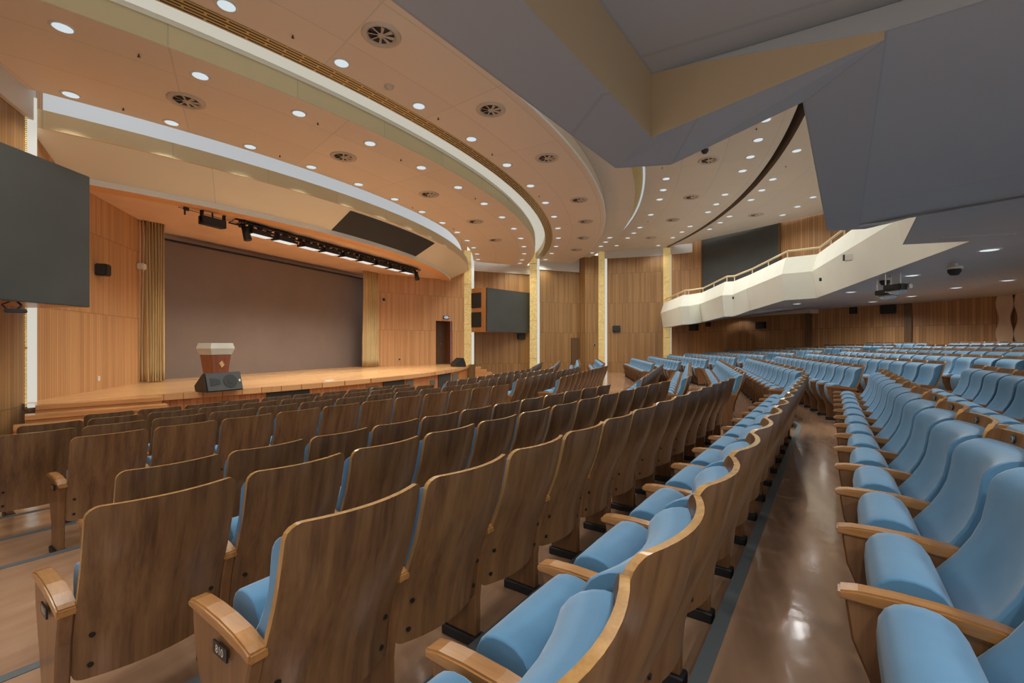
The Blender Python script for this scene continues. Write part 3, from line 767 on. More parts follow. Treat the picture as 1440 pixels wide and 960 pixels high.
# ------------------------------------------------------------------ stage
st = MB(); n_ = 48; a1 = math.asin((P1[0]-CX)/18.72)
arc = [ring_pt(18.72, math.radians(-22.6)+(a1-math.radians(-22.6))*i/n_, STAGE_Z) for i in range(n_+1)]
poly = arc+[(21.6, 11.2, STAGE_Z), (21.6, 14.6, STAGE_Z), (4.2, 14.6, STAGE_Z), (4.2, 10.75, STAGE_Z), (4.35, 10.15, STAGE_Z)]
st.add(poly, [tuple(range(len(poly)))], 0)
for (p, q) in zip(arc, arc[1:]):        # nosing
    st.quad((p[0], p[1]-.04, STAGE_Z), (q[0], q[1]-.04, STAGE_Z), q, p)
    st.quad((p[0], p[1]-.04, STAGE_Z-.13), (q[0], q[1]-.04, STAGE_Z-.13), (q[0], q[1]-.04, STAGE_Z), (p[0], p[1]-.04, STAGE_Z))
    st.quad((p[0], p[1]-.04, STAGE_Z-.13), (q[0], q[1]-.04, STAGE_Z-.13), (q[0], q[1]+.1, STAGE_Z-.13), (p[0], p[1]+.1, STAGE_Z-.13))
struct(st.build('floor_stage', M['stage']), 'glossy orange wooden stage floor')
mb = MB(); ring(mb, 18.66, -.62, 18.66, STAGE_Z-.12, 0, 48, math.radians(-22.4), a1); struct(mb.build('wall_stage_front', M['stage_front']), 'orange timber front of the stage')
def front_box(name, t0, t1, z0, z1, mat, label, cat, out=.02):
    mb = MB(); k = 6; vs = []
    for i in range(k+1):
        th = math.radians(t0+(t1-t0)*i/k)
        for R in (18.66+out, 18.60): vs += [ring_pt(R, th, z0), ring_pt(R, th, z1)]
    fs = []
    for i in range(k):
        o = 4*i; fs += [(o, o+4, o+5, o+1), (o+2, o+3, o+7, o+6), (o+1, o+5, o+7, o+3), (o, o+2, o+6, o+4)]
    fs += [(0, 1, 3, 2), (4*k, 4*k+2, 4*k+3, 4*k+1)]
    mb.add(vs, fs); return tag(mb.build(name, mat), label, cat)
front_box('sound_opening', -15.1, -11.7, -.40, .165, M['black_grille'], 'wide black loudspeaker opening in the stage front, right of the podium', 'speaker opening')
front_box('sound_opening', -3.7, -.4, -.40, .165, M['black_grille'], 'black loudspeaker opening at the middle of the stage front', 'speaker opening')
front_box('sound_opening', 7.0, 11.2, -.40, .165, M['black_grille'], 'black loudspeaker opening under the far stage monitor', 'speaker opening')
front_box('air_vent', -5.9, -4.3, -.16, .06, M['grey_vent'], 'grey vent left of the middle opening in the stage front', 'vent')
front_box('air_vent', -.1, 1.2, -.16, .12, M['grey_vent'], 'grey vent right of the middle opening in the stage front', 'vent')
front_box('air_vent', 4.9, 6.2, -.16, -.0, M['grey_vent'], 'small grey vent left of the far opening in the stage front', 'vent')
front_box('air_vent', 11.9, 15.0, -.2, .06, M['grey_vent'], 'grey vent at the far end of the stage front', 'vent')
front_box('air_vent', -18.3, -17.4, -.2, .05, M['grey_vent'], 'small dark vent below the near stage monitor', 'vent')
# steps at the near end of the stage
p, q = Vector((4.15, 10.18)), Vector((5.72, 9.55)); dn = Vector((q.y-p.y, -(q.x-p.x))).normalized()
mb = MB()
for i in range(7):
    z1 = STAGE_Z-.125*i; z0 = -.62; ex = .12*i
    e = (q-p).normalized(); P0 = p-e*(ex); Q0 = q+e*(0 if i == 0 else .05)
    o0 = dn*(.28*i); o1 = dn*(.28*(i-1) if i else -.6)
    mb.prism([(*(P0+o1), z1-.07), (*(P0+o0+dn*.03), z1-.07), (*(Q0+o0+dn*.03), z1-.07), (*(Q0+o1), z1-.07)], [(*(P0+o1), z1-.001*i-.001), (*(P0+o0+dn*.03), z1-.001), (*(Q0+o0+dn*.03), z1-.001), (*(Q0+o1), z1-.001)])
    mb.prism([(*(P0+o1), z0), (*(P0+o0), z0), (*(Q0+o0), z0), (*(Q0+o1), z0)], [(*(P0+o1), z1-.07), (*(P0+o0), z1-.07), (*(Q0+o0), z1-.07), (*(Q0+o1), z1-.07)])
tag(mb.build('stage_steps', M['step']), 'wooden steps up to the near end of the stage', 'steps', kind='structure')
mb = MB(); p = Vector((20.3, 9.95)); q = Vector((21.6, 10.55)); dn = Vector((q.y-p.y, -(q.x-p.x))).normalized()
for i in range(1, 6):
    z1 = STAGE_Z-.14*i; o0 = dn*(.28*i); o1 = dn*(.28*(i-1))
    mb.prism([(*(p+o1), -.62), (*(p+o0), -.62), (*(q+o0), -.62), (*(q+o1), -.62)], [(*(p+o1), z1), (*(p+o0), z1), (*(q+o0), z1), (*(q+o1), z1)])
tag(mb.build('stage_steps', M['step']), 'wooden steps up to the far end of the stage', 'steps', kind='structure')
# backdrop
mb = MB(); mb.box((12.9, BACK_Y+.06, 2.37), (8.9, .06, 4.12)); o = tag(mb.build('backdrop_screen', M['backdrop']), 'huge brown blank screen at the back of the stage', 'screen')
mb = MB(); mb.box((12.9, BACK_Y+.045, 4.40), (9.0, .10, .06)); mb.build('top_bar', M['black'], o)
mb = MB(); mb.box((12.9, BACK_Y+.40, 3.0), (19, .1, 7.6)); struct(mb.build('wall_stage_back', M['stage_ceiling']), 'back wall of the stage')
# curtains: pleated velvet
def curtain(x0, x1, label, seed):
    rnd = random.Random(seed); mb = MB(); n = 64; zs = [STAGE_Z+.02, STAGE_Z+.35, 1.4, 2.6, 4.0, 4.72]
    ph = [rnd.uniform(-.5, .5) for _ in range(40)]
    vs = []
    for j, z in enumerate(zs):
        for i in range(n+1):
            u = i/n; fl_ = 1+.12*(1-j/5)
            w = math.sin(u*2*PI*7.5+ph[int(u*6)]*.6+.15*math.sin(z*1.3+u*9))
            x = x0+(x1-x0)*u
            vs.append((x, 13.55+.11*w*fl_+.03*math.sin(u*41+z), z))
    K = n+1
    mb.add(vs, [(j*K+i, j*K+i+1, (j+1)*K+i+1, (j+1)*K+i) for j in range(len(zs)-1) for i in range(n)], 0, True)
    o = mb.build('stage_curtain', M['curtain']); so = o.modifiers.new('t', 'SOLIDIFY'); so.thickness = .02
    return tag(o, label, 'curtain', 'gold stage curtains')
curtain(7.66, 8.16, 'gold pleated curtain at the near side of the stage backdrop', 1)
curtain(16.47, 17.38, 'gold pleated curtain at the far side of the stage backdrop', 2)

# podium: square truncated pyramid with a stone-look head
pd = empty('podium', (7.33, 10.3, STAGE_Z)); tag(pd, 'red wood podium with pale stone top standing on the stage', 'podium')
def frust(mb, s0, z0, s1, z1, m=0):
    mb.prism([(-s0, -s0*.85, z0), (s0, -s0*.85, z0), (s0, s0*.85, z0), (-s0, s0*.85, z0)], [(-s1, -s1*.85, z1), (s1, -s1*.85, z1), (s1, s1*.85, z1), (-s1, s1*.85, z1)], m)
mb = MB(); frust(mb, .155, 0.03, .235, .78); mb.build('pedestal', M['podium_wood'], pd, .006)
mb = MB(); frust(mb, .175, 0, .175, .035); mb.build('base', M['podium_wood'], pd, .006)
mb = MB(); frust(mb, .243, .78, .25, .80); frust(mb, .25, .80, .293, .925); frust(mb, .293, .925, .262, 1.05); mb.build('head', M['podium_top'], pd, .004)
mb = MB()
tz = math.atan2(.235-.155, .75)*.85
Rm = Matrix.Translation((.012, -.1845, .565)) @ Matrix.Rotation(PI/2-tz+.0, 4, 'X')
for dx, dy in ((-.052, .0), (.0, .0), (.052, 0)):
    a = dx
    a *= .72; pts = [(-.016+a, -.062-a*.5), (.016+a, -.032-a*.5), (.016+a, .062-a*.5), (-.016+a, .032-a*.5)]
    Rr = Matrix.Rotation(-.7, 4, 'Z')
    bot = [Rm @ Rr @ Vector((x, y, -.002)) for x, y in pts]; top = [Rm @ Rr @ Vector((x, y, .008)) for x, y in pts]
    mb.prism(bot, top)
mb.build('emblem', M['gold'], pd)
# stage monitors (wedge loudspeakers)
def monitor(loc, rz, label, w=.78):
    r = empty('stage_monitor', loc, rz); tag(r, label, 'loudspeaker', 'wedge monitors on the stage edge')
    pr = [(-.16, 0), (.30, 0), (.34, .13), (.02, .40), (-.04, .40)]
    mb = MB(); mb.prism([(-w/2, y, z) for y, z in reversed(pr)], [(w/2, y, z) for y, z in reversed(pr)]); mb.build('cabinet', M['black'], r, .012)
    # grille on the sloping face towards the seats
    a, b = Vector((0, -.165, .02)), Vector((0, -.046, .392)); d_ = (b-a).normalized(); nn = Vector((0, -d_.z, d_.y))
    mb = MB(); q = [a+nn*.0, b+nn*.0]
    vs = [Vector((-w/2+.02, 0, 0))+a, Vector((w/2-.02, 0, 0))+a, Vector((w/2-.02, 0, 0))+b, Vector((-w/2+.02, 0, 0))+b]
    mb.prism([v for v in vs], [v+nn*.014 for v in vs]); mb.build('grille', M['monitor'], r, .004)
    c = (a+b)/2+nn*.016
    mb = MB(); mb.tube(c+Vector((.12, 0, 0)), c+Vector((.12, 0, 0))+nn*.006, .15, 24); mb.tube(c+Vector((.12, 0, 0))+nn*.006, c+Vector((.12, 0, 0))+nn*.012, .06, 20)
    mb.build('woofer', M['black_grille'], r)
    mb = MB(); vs = [c+Vector((x, 0, 0))+d_*y for x, y in ((-.30, -.09), (-.10, -.05), (-.10, .05), (-.30, .09))]; mb.prism(vs, [v+nn*.006 for v in vs]); mb.build('horn', M['black_grille'], r)
    mb = MB(); vs = [c+Vector((x, 0, 0))+d_*y for x, y in ((.305, -.02), (.34, -.02), (.34, .03), (.305, .03))]; mb.prism(vs, [v+nn*.006 for v in vs]); mb.build('badge', M['white'], r)
    return r
monitor((6.98, 9.62, STAGE_Z), -.12, 'black wedge loudspeaker in front of the podium on the stage edge')
monitor((18.55, 9.88, STAGE_Z), .95, 'black wedge loudspeaker on the stage edge before the stage door', .66)
mb = MB(); mb.box((9.9, 9.35, STAGE_Z+.012), (.28, .09, .024)); tag(mb.build('cable_box', M['white'], bevel=.006), 'small white box lying on the stage edge', 'box')

# lighting bar
tr = empty('lighting_bar', (12.6, 11.05, 4.50)); tag(tr, 'black stage lighting truss hanging under the proscenium', 'lighting bar')
mb = MB()
for dy, dz in ((0, -.04), (.0, .10), (.26, .03), (-.12, .03)): mb.tube((-4.2, dy, dz), (4.3, dy, dz), .024, 8)
for i in range(30): mb.box((-4.0+8.1*i/29, .05, -.02+.03*(i % 3)), (.09, .12, .10))
for i in range(22):
    x = -4.2+8.5*i/21
    mb.tube((x, 0, -.04), (x+.2, 0, .10), .012, 6); mb.tube((x, 0, .10), (x, .26, .03), .012, 6)
mb.build('truss', M['black'], tr)
mb = MB(); mb.tube((-5.6, .05, .14), (-4.1, .05, .14), .016); mb.tube((-5.6, .05, .02), (-4.1, .05, .02), .008)
mb.tube((-5.45, .05, .14), (-5.45, .05, -.12), .02); mb.box((-5.42, .05, .05), (.12, .03, .12)); mb.build('side_pipe', M['black'], tr)
mb = MB()
for x in (-4.0, -2.0, 0, 2.0, 4.0): mb.tube((x, .05, -.05), (x, .05, .13), .012)
mb.build('hanger', M['black'], tr)
FX = [-3.55, -2.72, -1.80, -.95, -.08, .80, 1.65, 2.50, 3.40]
for i, x in enumerate(FX):
    r = empty('panel_spotlight', (12.6+x, 10.98, 4.30)); tag(r, 'flat stage floodlight, %s from the near end of the lighting bar' % ORD[i], 'stage light', 'floodlights on the lighting bar')
    mb = MB(); mb.box((0, 0, .02), (.68, .32, .07)); mb.box((0, .02, .09), (.58, .24, .09)); mb.build('housing', M['black'], r, .008)
    mb = MB(); mb.box((0, -.0, -.014), (.60, .27, .010)); mb.build('lamp_face', M['fixture_lamp'], r)
    mb = MB()
    for s in (-1, 1): mb.tube((s*.32, 0, .02), (s*.32, 0, .2), .012, 6)
    mb.tube((-.32, 0, .2), (.32, 0, .2), .012, 6); mb.tube((0, 0, .2), (0, .03, .26), .02, 6); mb.build('yoke', M['black'], r)
def can(x, label, big=False):
    r = empty('spotlight', (12.6+x, 11.0, 4.34)); tag(r, label, 'stage light', None)
    mb = MB()
    if big: mb.box((0, 0, 0), (.58, .2, .2)); mb.box((-.27, 0, .1), (.04, .1, .3)); mb.box((.29, 0, .1), (.04, .1, .3))
    else: mb.tube((0, 0, .1), (.03, -.08, -.26), .085, 12, 0, .10)
    mb.build('housing', M['black'], r, .008)
    mb = MB(); mb.tube((0, 0, .06), (0, .02, .32), .02); mb.build('clamp', M['black'], r); return r
can(-4.85, 'black box spotlight alone on the pipe left of the lighting bar', True)
can(-3.98, 'black can spotlight at the near end of the lighting bar')
can(4.05, 'black can spotlight at the far end of the lighting bar')

# ------------------------------------------------------------------ big side screens
def side_screen(mirror, label):
    a, b = (21.14, 9.70), (24.40, 8.44)
    if mirror: a, b = mir(b), mir(a)
    d_ = Vector((b[0]-a[0], b[1]-a[1])); L = d_.length; c = ((a[0]+b[0])/2, (a[1]+b[1])/2)
    r = empty('display_screen', (*c, 1.97), math.atan2(d_.y, d_.x)); tag(r, label, 'screen', 'dark display screens on the side walls')
    mb = MB(); mb.box((0, .04, 1.13), (L, .08, 2.26)); mb.build('screen_panel', M['screen'], r, .008)
    mb = MB(); s = 1 if mirror else -1
    pts = [(-L/2+.0, .09), (L/2, .09), (L/2+(s > 0)*(.10), 1.45 if s > 0 else .35), (-L/2-(s < 0)*(.10), 1.45 if s < 0 else .35)]
    mb.prism([(x, y, .0) for x, y in pts], [(x, y, 2.28) for x, y in pts]); mb.build('cabinet', M['cabinet'], r)
    # two black loudspeaker openings in the end towards the stage
    e0, e1 = (Vector((*pts[1], 0)), Vector((*pts[2], 0))) if s > 0 else (Vector((*pts[0], 0)), Vector((*pts[3], 0)))
    u = (e1-e0).normalized(); nn = Vector((u.y, -u.x, 0)); nn = nn if nn.x*s > 0 else -nn
    for z0, z1 in ((.25, 1.03), (1.25, 2.04)):
        mb = MB(); vs = [e0+u*.30+Vector((0, 0, z0)), e0+u*1.12+Vector((0, 0, z0)), e0+u*1.12+Vector((0, 0, z1)), e0+u*.30+Vector((0, 0, z1))]
        mb.prism([v-nn*.01 for v in vs], [v+nn*.012 for v in vs]); mb.build('speaker_opening', M['black_grille'], r)
    return r
side_screen(False, 'dark display screen on a wooden speaker cabinet, between two far light pillars')
side_screen(True, 'large dark display screen at the near left of the stage')

# ------------------------------------------------------------------ ceiling fittings
LN = {'c1a': 'row nearest the stage', 'c1b': 'outer row of the first ceiling band', 'c2a': 'inner row of the second ceiling band', 'c2b': 'row in the grey recessed band', 'c3a': 'inner row of the third ceiling band', 'c3b': 'outer row of the third ceiling band', 'c4a': 'row behind the dark lattice slot', 'c4b': 'rearmost ceiling row'}
LAMPS = {
 'c1a': (19.2, C1, [-25.5+4.31*i for i in range(13)]),
 'c1b': (21.5, C1, [-25.6+4.3*i for i in range(13)]+[28.7]),
 'c2a': (23.05, C2, [-25.7+4.3*i for i in range(14)]),
 'c2b': (25.6, CR, [20.9, 23.0, 25.2, 29.0]),
 'c3a': (26.95, C3, [6.6, 9.0, 11.3, 15.7, 20.2, 22.5, 24.7, 28.6]),
 'c3b': (29.25, C3, [-.4, 1.9, 4.2, 6.4, 11.0, 13.3, 15.4, 19.9, 22.0, 24.3, 28.0]),
 'c4a': (30.46, C4, [4.3, 8.7, 10.8, 12.9, 17.2, 19.1, 21.3]),
 'c4b': (32.66, C4, [12.9, 15.0, 17.1]),
}
mb = MB(); mb.lathe([(.105, .02), (.105, -.004), (.135, -.012), (.15, -.002), (.15, .01)], 20); o = mb.build('trim_ring', M['ring']); RING = o.data; bpy.data.objects.remove(o)
mb = MB(); mb.lathe([(0.0, -.016), (.07, -.015), (.112, -.008)], 20); o = mb.build('lens', M['lens']); LENS = o.data; bpy.data.objects.remove(o)
mb = MB(); mb.lathe([(0.0, -.016), (.07, -.015), (.112, -.008)], 20); o = mb.build('lens', M['lens_ub']); LENSU = o.data; bpy.data.objects.remove(o)
def spot(loc, e, col, size=150, blend=.7, rad=.09, rot=None, name='lamp'):
    l = bpy.data.lights.new(name, 'SPOT'); l.energy = e; l.color = col; l.spot_size = math.radians(size); l.spot_blend = blend; l.shadow_soft_size = rad
    o = bpy.data.objects.new(name, l); COL.objects.link(o); o.location = loc
    if rot: o.rotation_euler = rot
    return o
def downlight(x, y, z, label, group, scale=1.0, lens=None):
    r = empty('downlight', (x, y, z)); r.scale = (scale,)*3; tag(r, label, 'ceiling light', group)
    for nm, me in (('trim_ring', RING), ('lens', lens or LENS)):
        o = bpy.data.objects.new(nm, me); COL.objects.link(o); o.parent = r
WARM, NEUT = (1.0, .99, .88), (1.0, 1.0, .97)
LE = {'c1a': 75, 'c1b': 75, 'c2a': 80, 'c2b': 70, 'c3a': 70, 'c3b': 70, 'c4a': 60, 'c4b': 55}
for key, (R, z, ths) in LAMPS.items():
    for i, t in enumerate(ths):
        x, y, _ = ring_pt(R, math.radians(t), 0)
        lab = 'round ceiling downlight, %s from the near end, %s' % (ORD[i], LN[key])
        downlight(x, y, z-.002, lab, 'downlights, '+LN[key])
        spot((x, y, z-.05), LE[key]*1.5, WARM if key[:2] == 'c1' else ((1, .99, .90) if key[:2] == 'c2' else NEUT), 104 if key == 'c1a' else 146)
for i, (t, R) in enumerate(((18.2, 26.1), (20.4, 26.1), (22.6, 26.1))): pass
# the near half of the third band, hidden from the view by the balcony edge
for key in ('c3a', 'c3b'):
    R, z, ths = LAMPS[key]
    for i, t in enumerate([t for t in ths if t > 2]):
        x, y, _ = ring_pt(R, math.radians(-t), 0)
        downlight(x, y, z-.002, 'round downlight above the near balcony edge, %s from the middle, %s' % (ORD[i], LN[key].replace(' of the third ceiling band', '')), 'near downlights of the third band')
        spot((x, y, z-.05), LE[key]*1.5, NEUT, 146)
# round air diffusers with a finned core
def diffuser(R, z, t, label, s=1.0):
    x, y, _ = ring_pt(R, math.radians(t), 0)
    r = empty('air_diffuser', (x, y, z)); tag(r, label, 'air diffuser', 'round air diffusers in the ceiling')
    mb = MB(); mb.lathe([(.20, .03), (.20, -.01), (.25, -.035), (.30, -.012), (.30, .0)], 28); mb.build('frame', M['c_plain'], r)
    mb = MB(); mb.lathe([(0, -.004), (.2, -.004)], 24); mb.build('duct', M['black_grille'], r)
    mb = MB()
    for k in range(8):
        a = 2*PI*k/8; Rz = Matrix.Rotation(a, 4, 'Z'); mb.prism([Rz @ Vector(p) for p in ((.05, -.012, -.008), (.2, -.03, -.008), (.2, -.03, -.012), (.05, -.012, -.012))], [Rz @ Vector(p) for p in ((.05, .012, -.016), (.2, .02, -.026), (.2, .02, -.030), (.05, .012, -.02))])
    mb.lathe([(0, -.035), (.05, -.03), (.06, -.008)], 14); mb.build('fins', M['c_plain'], r)
M['c_plain'] = flat('diffuser paint', (.58, .47, .36), .5)
for i, t in enumerate((-21.2, -12.4, -3.7, 5.2, 13.5)): diffuser(20.4, C1, t, 'round air diffuser, %s from the near end, first ceiling band' % ORD[i])
for i, t in enumerate((-17.1, -10.6, -4.1, 4.5, 10.9, 17.4, 23.5)): diffuser(24.17, C2, t, 'round air diffuser, %s from the near end, second ceiling band' % ORD[i])
for i, t in enumerate((4.0, 11.2, 17.6, 24.4)): diffuser(28.1, C3, t, 'round air diffuser, %s from the near end, third ceiling band' % ORD[i])
diffuser(31.5, C4, 16.9, 'round air diffuser on the rear ceiling above the balcony')
# sprinklers
mb = MB(); mb.lathe([(.0, 0), (.03, 0), (.03, -.006), (.010, -.008), (.010, -.042), (.022, -.045), (.022, -.05), (0, -.05)], 10); o = mb.build('sprinkler_head', M['bolt']); SPR = o.data; bpy.data.objects.remove(o)
for R, z, t, w in ((21.48, C1, -23.4, 'beside the first outer lamp of the first ceiling band'), (19.24, C1, -23.4, 'between the first two lamps nearest the stage'), (19.25, C1, -15.0, 'after the third lamp nearest the stage'), (21.44, C1, -15.9, 'after the third outer lamp of the first ceiling band'), (21.43, C1, -10.1, 'after the fourth outer lamp of the first ceiling band'), (19.2, C1, -1.3, 'after the sixth lamp nearest the stage'), (21.49, C1, -1.4, 'after the sixth outer lamp of the first ceiling band'), (19.27, C1, 7.2, 'after the eighth lamp nearest the stage'),
                   (23.11, C2, -19.2, 'before the third lamp of the second ceiling band'), (23.05, C2, -11.4, 'after the fourth lamp of the second ceiling band'), (23.05, C2, -6.2, 'after the fifth lamp of the second ceiling band'), (23.03, C2, 2.5, 'after the seventh lamp of the second ceiling band'), (29.1, C3, .4, 'beside the first outer lamp of the third ceiling band'), (26.78, C3, 4.3, 'before the inner lamps of the third ceiling band'), (27.05, C3, 17.9, 'among the inner lamps of the third ceiling band'), (30.49, C4, 6.5, 'behind the dark lattice slot')):
    o = bpy.data.objects.new('sprinkler_head', SPR); COL.objects.link(o); o.location = ring_pt(R, math.radians(t), z+.008); tag(o, 'small dark sprinkler '+w, 'sprinkler', 'ceiling sprinklers')
x, y, _ = ring_pt(23.12, math.radians(-14.8), 0); mb = MB(); mb.lathe([(0, -.05), (.06, -.045), (.085, -.02), (.09, 0)], 16); o = mb.build('smoke_detector', M['c_plain']); o.location = (x, y, C2); tag(o, 'round smoke detector between lamps of the second ceiling band', 'smoke detector')
x, y, _ = ring_pt(27.93, math.radians(2.3), 0); mb = MB(); mb.lathe([(0, -.13), (.06, -.115), (.095, -.06), (.10, 0)], 16); o = mb.build('dome_camera', M['black']); o.location = (x, y, C3+.01); tag(o, 'black dome camera on the third ceiling band', 'camera')

# ------------------------------------------------------------------ balcony
Q = [(-3.0, 1.86, 2.27), (2.49, .38, 2.28), (2.55, .10, 2.28), (2.30, -.45, 2.38), (5.38, -1.26, 2.46), (5.42, -1.59, 2.46), (5.78, -2.13, 2.65), (8.36, -2.90, 2.80), (8.55, -3.75, 2.82)]
I = [(-3.0, 1.52, 2.27), (2.18, .17, 2.28), (2.11, -.02, 2.30), (1.93, -.62, 2.38), (5.30, -1.50, 2.46), (5.25, -1.72, 2.46), (5.42, -2.42, 2.65), (8.05, -3.22, 2.80), (8.25, -4.10, 2.82)]
OUT = Q+[mir(p) for p in reversed(Q)]; INN = I+[mir(p) for p in reversed(I)]
def offset_line(pl, d):
    """offset a plan polyline to its left (towards the stage) by d"""
    res = []
    for i, p in enumerate(pl):
        ns = []
        for a, b in ((i-1, i), (i, i+1)):
            if 0 <= a and b < len(pl):
                v = Vector((pl[b][0]-pl[a][0], pl[b][1]-pl[a][1])).normalized(); ns.append(Vector((-v.y, v.x)))
        n_ = sum(ns, Vector((0, 0))); n_ = n_.normalized() if n_.length > 1e-6 else ns[0]
        k = 1/max(.5, n_.dot(ns[0]))
        res.append((p[0]+n_.x*d*min(k, 1.4), p[1]+n_.y*d*min(k, 1.4)))
    return res
MID = offset_line(OUT, .13); TOP = offset_line(OUT, -.04); TIN = offset_line(OUT, -.20)
mb = MB(); n_ = len(OUT)
def strip(a, b, m, flip=False):
    for i in range(len(a)-1):
        u = i*2.0; L = math.dist(a[i][:2], a[i+1][:2]); W = math.dist(a[i], b[i])
        mb.quad(a[i], a[i+1], b[i+1], b[i], m, [(0, 0), (L, 0), (L, W), (0, W)])
zmid = [p[2]+.86 for p in OUT]; ztop = [p[2]+1.42 for p in OUT]
MID3 = [(*m_, z) for m_, z in zip(MID, zmid)]; TOP3 = [(*m_, z) for m_, z in zip(TOP, ztop)]; TIN3 = [(*m_, z) for m_, z in zip(TIN, ztop)]
# facets: front split into triangles so the folds read
for lo, hi in ((OUT, MID3), (MID3, TOP3)):
    for i in range(n_-1):
        if i % 2: mb.add([lo[i], lo[i+1], hi[i+1], hi[i]], [(0, 1, 2), (0, 2, 3)], 0)
        else: mb.add([lo[i], lo[i+1], hi[i+1], hi[i]], [(0, 1, 3), (1, 2, 3)], 0)
strip(TOP3, TIN3, 0); strip(TIN3, [(p[0], p[1], 3.2) for p in TIN3], 0)
strip(OUT, INN, 1)                                              # underside of the edge beam
UO = [.29, .29, .24, .03, .02, .02, .02, .02, .02]; UO = UO+UO[::-1]
UP = [(p[0], p[1], p[2]+u) for p, u in zip(INN, UO)]
ic = [(p, u) for p, u in zip(INN, UP)]
strip([p for p, u in ic[:4]], [u for p, u in ic[:4]], 2); strip([p for p, u in ic[3:-3]], [u for p, u in ic[3:-3]], 1); strip([p for p, u in ic[-4:]], [u for p, u in ic[-4:]], 2)                                               # inner face of the beam
REAR = [(p[0], -15.0, 2.95) for p in UP]
# soffit from the beam to the back, in two spans
MIDS = [(p[0]*.78+r[0]*.22, p[1]*.78+r[1]*.22, p[2]*.25+2.93*.75) for p, r in zip(UP, REAR)]
strip(UP, MIDS, 1); strip(MIDS, REAR, 1)
TOPF = [(p[0], p[1], 3.35) for p in TIN3]; strip(TOPF, [(p[0], -15.0, 4.4) for p in TIN3], 1)
tag(mb.build('balcony', [M['cream'], M['soffit'], M['soffit_in']]), 'cream folded balcony front and grey underside crossing the hall', 'balcony', kind='structure')
# glossy edge strip on the near beam
# handrail on the balcony
rl = empty('balcony_railing', (12.9, -3.7, 4.2)); tag(rl, 'pale handrail on short posts along the balcony front', 'railing')
off = offset_line(OUT, -.12)
RP = [(o_[0], o_[1], z+.22) for o_, z in zip(off, ztop)]
mb = MB()
for a, b in zip(RP, RP[1:]): mb.tube(a, b, .035, 8)
child_abs(mb.build('handrail', M['rail']), rl)
for a, b in zip(RP, RP[1:]):
    L = math.dist(a, b); k = max(1, int(L/1.2))
    for j in range(k):
        t = j/k; p = Vector(a).lerp(Vector(b), t); mb = MB(); mb.tube((p.x, p.y, p.z-.24), (p.x, p.y, p.z), .022, 6); child_abs(mb.build('post', M['rail']), rl)
# camera box and bracket on the balcony front
def small_box(name, loc, size, rz, mat, label, cat, extra=None):
    r = empty(name, loc, rz); tag(r, label, cat)
    mb = MB(); mb.box((0, 0, 0), size); mb.build('case', mat, r, min(size)*.08)
    if extra: 
        mb = MB(); extra(mb); mb.build('mount', M['bolt'], r)
    return r
small_box('wall_camera', (12.8, -3.42, 3.36), (.17, .16, .15), -.15, M['white'], 'small white camera box on the balcony front', 'camera', lambda mb: mb.box((-.02, .09, 0), (.11, .03, .13)))
small_box('wall_bracket', (15.9, -3.56, 3.25), (.04, .06, .10), 0, M['black'], 'tiny black bracket on the long middle part of the balcony front', 'bracket')
small_box('wall_bracket', (20.1, -1.55, 3.18), (.05, .06, .09), 0, M['black'], 'tiny black bracket at the far folds of the balcony front', 'bracket')
# downlights under the balcony
UB = [(9.6, -4.45, 2.83), (12.55, -4.52, 2.88), (15.8, -4.28, 2.88), (17.3, -3.95, 2.88), (18.9, -3.52, 2.8), (16.3, -6.85, 2.9), (18.5, -6.65, 2.9), (20.1, -6.1, 2.9), (14.9, -7.25, 2.92), (25.0, -2.0, 2.6)]
UBN = ['largest, nearest the balcony bend', 'second along the balcony front', 'third along the balcony front', 'fourth along the balcony front', 'fifth along the balcony front', 'second row, over the middle seats', 'second row, the brightest one', 'second row, nearest the timber wall', 'second row, near the carved screen', 'by the far pillar']

# things on the walls
def on_wall_box(name, p, q, t, z0, z1, wdt, dep, mat, label, cat, group=None, side=-1):
    d_ = Vector((q[0]-p[0], q[1]-p[1])).normalized(); n_ = Vector((d_.y, -d_.x))*(-side)
    c = lerp2(p, q, t); a_ = math.atan2(d_.y, d_.x)
    R_ = empty(name, (c[0]+n_.x*dep/2, c[1]+n_.y*dep/2, (z0+z1)/2), a_); tag(R_, label, cat, group)
    mb = MB(); mb.box((0, 0, 0), (wdt, dep, z1-z0)); mb.build('case', mat, R_, min(.02, dep*.2))
    mb = MB(); mb.box((0, -dep/2-.004, 0), (wdt*.86, .012, (z1-z0)*.86)); mb.build('front', M['black_grille'], R_)
    return R_
on_wall_box('wall_speaker', P3, P4, .241, 2.08, 2.43, .46, .12, M['black'], 'small black wall box on the tall timber wall between the third and fourth light pillars', 'wall speaker')
on_wall_box('wall_speaker', W5, W6, .03, 2.08, 2.44, .55, .12, M['black'], 'black wall box under the balcony beside the last light pillar', 'wall speaker')
on_wall_box('wall_speaker', W5, W6, .18, 2.28, 2.52, .26, .12, M['black'], 'smallest black wall box under the far end of the balcony', 'wall speaker')
on_wall_box('wall_speaker', W5, W6, .64, 2.08, 2.40, .50, .12, M['black'], 'black wall box under the balcony, left of the dark upright joint', 'wall speaker')
on_wall_box('wall_speaker', W6, W7, .541, 2.50, 2.86, .48, .14, M['black'], 'wide black box high on the timber back wall behind the projectors', 'wall speaker')
on_wall_box('wall_speaker', W6, W7, .311, 2.56, 2.85, .25, .14, M['black'], 'narrow black box high on the timber back wall', 'wall speaker')
on_wall_box('wall_speaker', W1, W2, .852, 1.61, 1.93, .46, .14, M['black'], 'small black wall box under the far display screen', 'wall speaker')
on_wall_box('wall_speaker', FL, mir(P1), .487, 2.86, 3.12, .22, .22, M['black'], 'small black speaker on the orange wall beside the near screen', 'wall speaker', side=1)
